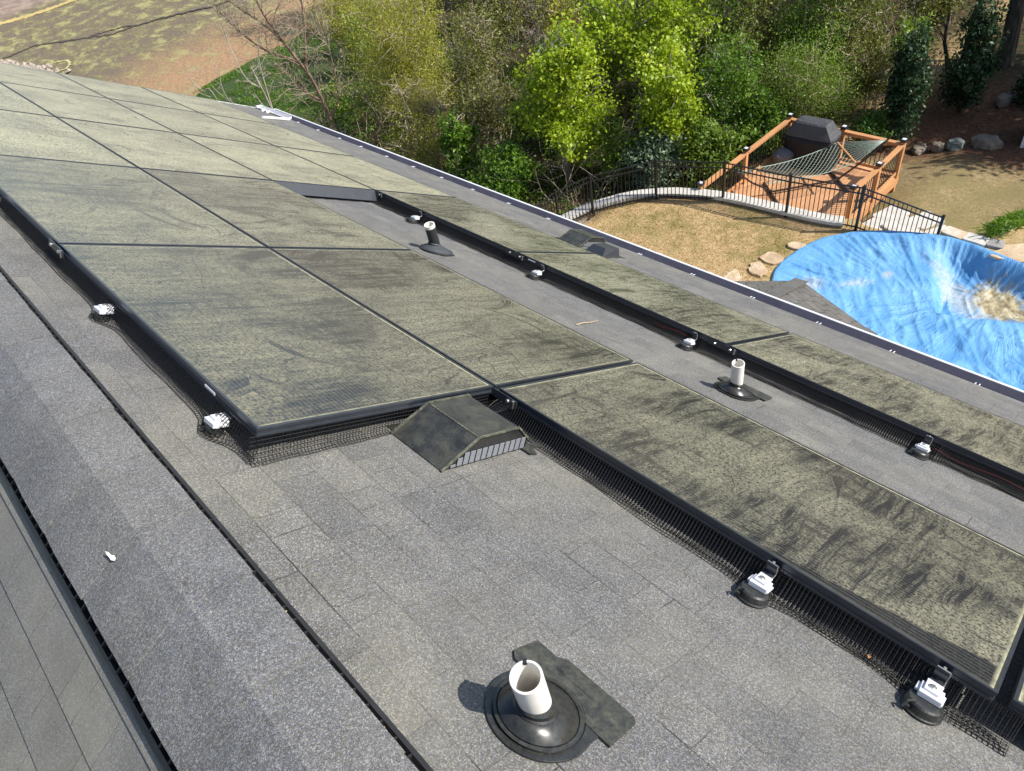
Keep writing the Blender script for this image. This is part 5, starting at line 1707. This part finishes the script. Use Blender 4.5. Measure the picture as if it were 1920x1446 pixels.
T('far_tree', 'sparse twiggy tree at the top left behind the leaning bare tree', 'tree', gp(20.6, 38.2), (21.3, 37.7, -9.0), 2.2, 1.9, 'willow', 'tan', 5000, .10, 26, TG, 22, 8, .10, .28, bare=True)
T('far_tree', 'pale twiggy tree at the top between willow and bare tree', 'tree', gp(22.2, 33.2), (22.8, 32.8, -8.5), 2.2, 1.9, 'willow', 'tan', 7000, .10, 27, TG, 22, 8, .10, .28, bare=True)
T('green_tree', 'green tree at the top centre behind the tall maple', 'tree', gp(26.4, 19.0), (26.2, 19.1, -8.4), 1.9, 1.6, 'green', 'grey', 7500, .115, 28, TG, 18, 8, .12, .28)
T('brown_thicket', 'brown twiggy thicket between the feathery bush and the hollies', 'shrub', gp(24.6, 9.75), (24.2, 10.0, -9.5), 1.35, 1.35, 'olive', 'tan', 6000, .09, 29, SG, 20, 8, .05, .3, bare=True, stems=4)
T('beech_tree', 'slim tree with olive leaves behind the maples, upper centre right', 'tree', gp(23.5, 16.6), (23.3, 16.7, -7.9), 1.5, 2.0, 'mid', 'grey', 8000, .10, 33, TG, 18, 8, .10, .28)
T('beech_tree', 'slim twiggy tree left of the tall maple crown', 'tree', gp(18.9, 19.6), (18.8, 19.6, -8.0), 1.5, 2.2, 'willow', 'tan', 6500, .095, 34, TG, 20, 8, .10, .28, bare=True)
T('redbud_tree', 'small tree with reddish new leaves between willow and maples', 'tree', gp(19.4, 17.9), (19.2, 18.2, -8.2), .9, 1.2, 'redbud', 'grey', 420, .13, 35, TG, 14, 7, .05, .26, bare=True)
# trees that close the view behind
k = 0
for (x, y, rx, lf) in [(31, 24, 2.6, 'mid'), (30.5, 29.5, 2.6, 'olive'), (33.5, 17.5, 2.6, 'mid'), (34, 12.5, 2.4, 'green'), (27, 33, 2.6, 'olive'), (27.5, 40, 2.8, 'olive'), (33.5, 35, 3.0, 'brown'), (26, 46, 3.0, 'olive'), (38, 22, 3.0, 'brown'), (38.5, 14, 3, 'olive')]:
    k += 1
    where = ['behind the tall maple', 'behind the purplish bare tree', 'above the deck', 'above the brown thicket', 'above the willow', 'above the leaning bare tree', 'deep behind the willow', 'by the lake shore', 'deep in the woods at centre', 'deep in the woods above the hollies'][k - 1]
    T('woodland_tree', 'hazy %s tree in the back of the woods %s' % ({'olive': 'olive', 'brown': 'brownish', 'green': 'green', 'mid': 'light green'}[lf], where), 'tree', gp(x, y), (x, y, gz(x, y) + 4.4), rx * 1.15, 3.6, lf, 'grey', 9500, .135, 50 + k, 'trees in the back of the woods', 18, 7, .13, .28, bare=(lf != 'green'))
FILL = [(17.0, 22.0, 1.7, 2.6, 'olive', 'olive leafy tree in the dip right of the willows'), (16.9, 25.8, 1.8, 2.6, 'willow', 'yellowish leafy tree behind the tall willow'), (18.0, 29.0, 1.9, 2.6, 'mid', 'light green tree behind the willow towards the lake'),
        (17.3, 17.6, 1.3, 2.0, 'green', 'deep green tree between the thicket and the left lime maple'), (21.3, 19.0, 1.7, 2.4, 'mid', 'light green tree behind the gap left of the tall maple'), (24.6, 22.6, 2.0, 2.6, 'olive', 'olive tree behind the purplish bare tree, nearer than the deep woods'),
        (21.2, 13.6, 1.4, 2.2, 'mid', 'light green tree between the right lime maple and the feathery bush'), (23.8, 11.8, 1.5, 2.2, 'green', 'green tree directly behind the feathery bush'), (25.8, 14.8, 1.8, 2.6, 'olive', 'olive tree behind the dark olive one above the grill'), (28.4, 12.8, 1.8, 2.4, 'mid', 'light green tree at the top above the thicket'), (19.6, 33.6, 2.0, 2.4, 'willow', 'yellowish tree by the lake bank behind the bare tree')]
for k, (x, y, rx, rz, lf, lab) in enumerate(FILL):
    T('wood_edge_tree', lab, 'tree', gp(x, y), (x, y, gz(x, y) + rz * .95), rx, rz, lf, 'tan', 8500, .10, 120 + k, TG, 22, 8, .08, .24, bare=(k % 3 == 0), stems=2)
# trunks at the upper right
for (x, y, r, bk, lab, sd, ln) in [(29.6, 7.35, .27, 'dark', 'thick dark tree trunk at the top right corner', 41, (0.4, .5)), (30.6, 6.75, .10, 'pale', 'slender pale trunk beside the thick dark trunk', 42, (.9, -.2)), (27.2, 7.9, .12, 'dark', 'thin dark trunk behind the farther holly', 43, (.1, .3)), (32.5, 10.5, .16, 'grey', 'grey trunk behind the brown thicket', 44, (0, .4))]:
    t = empty('pine_tree', gp(x, y), (0, 0, 0), lab, 'tree', TG)
    mb = MB()
    mb.tube([(ln[0] * (z / 8) + .06 * math.sin(z * .7 + sd), ln[1] * z / 8 + .05 * math.cos(z * .9 + sd), z) for z in (-.2, .15, 1, 2, 3.5, 5, 7, 9, 11)], [r * 1.5, r * 1.12, r, r * .95, r * .9, r * .85, r * .75, r * .6, r * .4], 10)
    mb.build('trunk', BK[bk], t)
    rng = np.random.default_rng(sd)
    cc = rng.normal(size=(16, 3)) * np.array([1.3, 1.3, 1.2]) + np.array([ln[0], ln[1], 10.0])
    nb = NB(); nb.leaves(rng, cc[rng.integers(0, 16, 2600)] + rng.normal(size=(2600, 3)) * .5, .22, .4, .3)
    nb.build('crown', LF['dark'], t)

# leaning red-barked bare tree and pale saplings at the far roof end
def skeleton(name, lab, base, trunk, forks, bark, seed, group, r0, twigs=70, tl=.9, cat='tree', tw=1.0):
    rr = random.Random(seed)
    t = empty(name, base, (0, 0, 0), lab, cat, group)
    mb = MB(); mb2 = MB() if bark == 'red' else mb
    B = Vector(base)
    def add(pts, ra, rb, depth):
        P = [Vector(p) for p in pts]
        Q = [Vector(q) for q in spline([tuple(p) for p in P], 5)]
        n = len(Q)
        mb.tube(Q, [ra + (rb - ra) * i / (n - 1) for i in range(n)], 7 if ra > .04 else 5, False)
        return Q
    lines = [add(trunk, r0, r0 * .5, 0)]
    for f in forks:
        lines.append(add(f, r0 * .55, min(.014, r0 * .3), 1))
    for i in range(twigs):
        Q = rr.choice(lines)
        k = rr.randint(int(len(Q) * .3), len(Q) - 1)
        d = (Q[k] - Q[max(k - 1, 0)]).normalized() * .6 + Vector((rr.gauss(0, .8), rr.gauss(0, .8), rr.gauss(.35, .5)))
        d.normalize()
        L = rr.uniform(.4, 1.0) * tl
        e = Q[k] + d * L
        m1 = Q[k].lerp(e, .5) + Vector((rr.gauss(0, 1), rr.gauss(0, 1), rr.gauss(0, 1))) * .08 * L
        mb2.tube([Q[k], m1, e], [.013 * tw, .009 * tw, .005 * tw], 4, False)
        for _ in range(5):
            s = m1.lerp(e, rr.random())
            dd_ = (d + Vector((rr.gauss(0, .9), rr.gauss(0, .9), rr.gauss(0, .7)))).normalized()
            e2 = s + dd_ * L * rr.uniform(.3, .7)
            mb2.tube([s, s.lerp(e2, .5) + Vector((rr.gauss(0, .03), rr.gauss(0, .03), rr.gauss(0, .03))), e2], [.006 * tw, .005 * tw, .003 * tw], 3, False)
    mb.build('trunk', BK[bark], t)
    if mb2 is not mb: mb2.build('twigs', BK['tan'], t)
    return t
bb = Vector((11.95, 24.65, -9.43)); gb = gz(11.95, 24.65) - bb.z
skeleton('bare_tree', 'leaning red-barked leafless tree at the top left of the woods', bb, [(.25, -.2, gb - .1), (.10, -.08, gb * .5), (0, 0, 0), (-.03, .02, .85), (-.13, .1, 1.99), (-.32, .23, 2.7)],
         [[(-.32, .23, 2.7), (-.58, .42, 3.6), (-.8, .58, 4.52), (-.81, .58, 5.35), (-.9, .6, 6.2)], [(-.13, .1, 1.99), (-.47, .34, 3.21), (-.82, .59, 4.01), (-1.43, 1.03, 4.86), (-1.9, 1.2, 5.6)],
          [(-.2, .15, 2.29), (-.01, .01, 3.08), (.22, -.16, 3.91), (.37, -.27, 4.89), (.4, -.3, 5.8)], [(-.32, .23, 2.7), (-1.07, .77, 3.28), (-1.58, 1.14, 4.04), (-1.9, 1.37, 4.81)],
          [(-.05, .04, 1.2), (-.5, .3, 1.7), (-.9, .5, 2.6)], [(0, 0, .5), (.4, -.3, 1.1), (.6, -.4, 2.2), (.6, -.5, 3.2)]], 'red', 61, TG, .105, 230, 1.35)
bb = Vector((9.29, 22.87, -7.64)); gb = gz(9.29, 22.87) - bb.z
skeleton('pale_sapling', 'pale barked leafless sapling with two stems beyond the white gutter trim', bb, [(.3, -.2, gb - .1), (.12, -.1, gb * .5), (0, 0, 0), (-.09, .07, .53), (-.15, .11, 1.31), (-.19, .14, 2.0)],
         [[(-.15, .11, 1.31), (-.42, .3, 1.67), (-.49, .35, 2.57), (-.44, .34, 3.37)], [(-.09, .07, .53), (-.04, .03, 1.19), (.08, -.06, 2.17), (.37, -.27, 2.89)], [(0, 0, -.4), (-.24, .17, .52), (-.37, .27, 1.15)]], 'pale', 62, 'leafless saplings behind the far roof end', .05, 22, .6, 'sapling', .8)
for (x, y, z, tr, fk, lab, sd) in [(5.24, 15.32, -3.87, [(.02, -.02, -.07), (-.03, .02, .18), (-.04, .03, .52), (.07, -.05, .92)], [[(0, 0, .12), (-.18, .13, .51), (-.21, .15, .79)]], 'thin leafless sapling tip over the far roof corner', 63),
                               (5.03, 15.46, -3.66, [(.01, 0, -.04), (-.16, .12, .29), (-.29, .21, .66), (-.27, .19, .76)], [[(-.09, .06, .14), (-.25, .18, .3), (-.29, .21, .44)]], 'thin forked sapling tip just above the far panel corner', 64)]:
    gb = gz(x, y) - z
    skeleton('pale_sapling', lab, (x, y, z), [(.3, -.1, gb - .1), (.15, -.05, gb * .5)] + tr, fk, 'pale', sd, 'leafless saplings behind the far roof end', .011, 5, .26, 'sapling', .35)

# ground cover that nobody could count
rng = np.random.default_rng(77)
nb = NB()
pts = []
while len(pts) < 52000:
    x, y = rng.uniform(12, 40), rng.uniform(8.2, 36)
    out = x - fence_x(min(y, 12.41)) if y < 12.41 else max(x - 11.4, y - 12.5)
    if out < 1.0 or (x < 20.2 and y < 10.6): continue
    if x > 20 and y < 9.6 + .12 * (x - 20): continue
    if y > 30 and x < 19: continue
    if noise.noise(Vector((x * .5, y * .5, 2))) < -.12: continue
    pts.append((x, y, gz(x, y) + abs(rng.normal()) * (.12 + .9 * max(0, noise.noise(Vector((x * .8, y * .8, 5)))))))
nb.leaves(rng, np.array(pts), .11, .5, .5)
tag(nb.build('undergrowth', LF['green']), 'low green and brown undergrowth on the woodland floor', 'undergrowth', kind='stuff')
nb = NB()
pts = []
while len(pts) < 24000:
    x, y = rng.uniform(12.5, 40), rng.uniform(7.6, 34)
    out = x - fence_x(min(y, 12.41)) if y < 12.41 else max(x - 11.4, y - 12.5)
    if out < .9 or (x < 20 and y < 10.3): continue
    if x < 25 and y < 8.6: continue
    pts.append((x, y, gz(x, y) + .03 + abs(rng.normal()) * .05))
nb.leaves(rng, np.array(pts), .13, .8, .6)
tag(nb.build('leaf_litter', LF['brown']), 'brown leaf litter under the trees', 'leaf litter', kind='stuff')
# tangle of thin dead stems in the woods
mb = MB(); rr = random.Random(5)
for k in range(900):
    x, y = rr.uniform(13, 36), rr.uniform(10.5, 33)
    if y < 12.5 and x < 20.5: continue
    if y > 28 and x < 17: continue
    z = gz(x, y)
    L = rr.uniform(.8, 2.8)
    d = Vector((rr.gauss(0, .4), rr.gauss(0, .4), 1)).normalized()
    p = Vector((x, y, z - .05)); e = p + d * L
    m1 = p.lerp(e, .5) + Vector((rr.gauss(0, .12), rr.gauss(0, .12), 0))
    mb.tube([p, m1, e], [.016, .011, .004], 4, False)
    for _ in range(4):
        s = m1.lerp(e, rr.random())
        e2 = s + Vector((rr.gauss(0, 1), rr.gauss(0, 1), rr.gauss(.6, .5))).normalized() * L * .3
        mb.tube([s, e2], [.006, .003], 3, False)
tag(mb.build('dead_stems', BK['tan']), 'tangle of thin dead stems among the trees', 'brush', kind='stuff')

# border grass by the pool
nb = NB()
rng = np.random.default_rng(5)
c = []
for k in range(900):
    t = rng.random()
    x, y = 16.32 + t * 1.9 + rng.normal() * .13, 3.32 - .38 * t + rng.normal() * .14
    c.append((x, y, gz(x, y) + .10 + .12 * rng.random()))
nb.leaves(rng, np.array(c), .30, .1, .10)
tag(nb.build('border_grass', LF['green']), 'strappy green border grass above the pool at the right edge', 'border grass', kind='stuff')
# rough grass on the bank above the lake
nb = NB()
c = []
while len(c) < 22000:
    x, y = rng.uniform(9, 24), rng.uniform(29, 48)
    if noise.noise(Vector((x * .7, y * .7, 8))) < -.15: continue
    z = gz(x, y)
    if z < LAKE - .1: continue
    c.append((x, y, z + .06))
nb.leaves(rng, np.array(c), .22, .15, .14)
tag(nb.build('bank_grass', LF['green']), 'rough green grass on the bank above the drained lake', 'grass', kind='stuff')
# short dry tufts over the lawn
nb = NB()
c = []
while len(c) < 26000:
    x, y = rng.uniform(9, 15.4), rng.uniform(5.6, 12.3)
    if x > fence_x(y) + .2 or in_pool(x, y, 1.03): continue
    c.append((x, y, -9.385))
nb.leaves(rng, np.array(c), .06, .15, .14)
tag(nb.build('lawn_tufts', leaf_mat('straw_blade', (.20, .125, .045, 1), (.44, .30, .13, 1), (.62, .47, .24, 1), .2)), 'short straw coloured grass tufts on the dormant lawn', 'grass', kind='stuff')
# tall trees standing to the right of the view; they shade the pine straw
k = 0
for (x, y, h, rx, n) in [(28.5, .6, 6.2, 2.3, 4200), (31.5, 2.2, 7.0, 2.4, 4200), (26.0, -.2, 5.4, 1.7, 1900), (33.0, -1.5, 8.5, 2.8, 4200), (30.0, -3.4, 9.0, 2.6, 3200)]:
    k += 1
    T('shade_tree', 'tall dark green tree right of the pine straw bed, %s from the pool' % ['second', 'fourth', 'first', 'fifth', 'third'][k - 1], 'tree', gp(x, y), (x, y, gz(x, y) + h), rx, 2.4, 'dark', 'dark', n, .24, 90 + k, 'trees right of the pine straw', 18, 6, .16, .26)
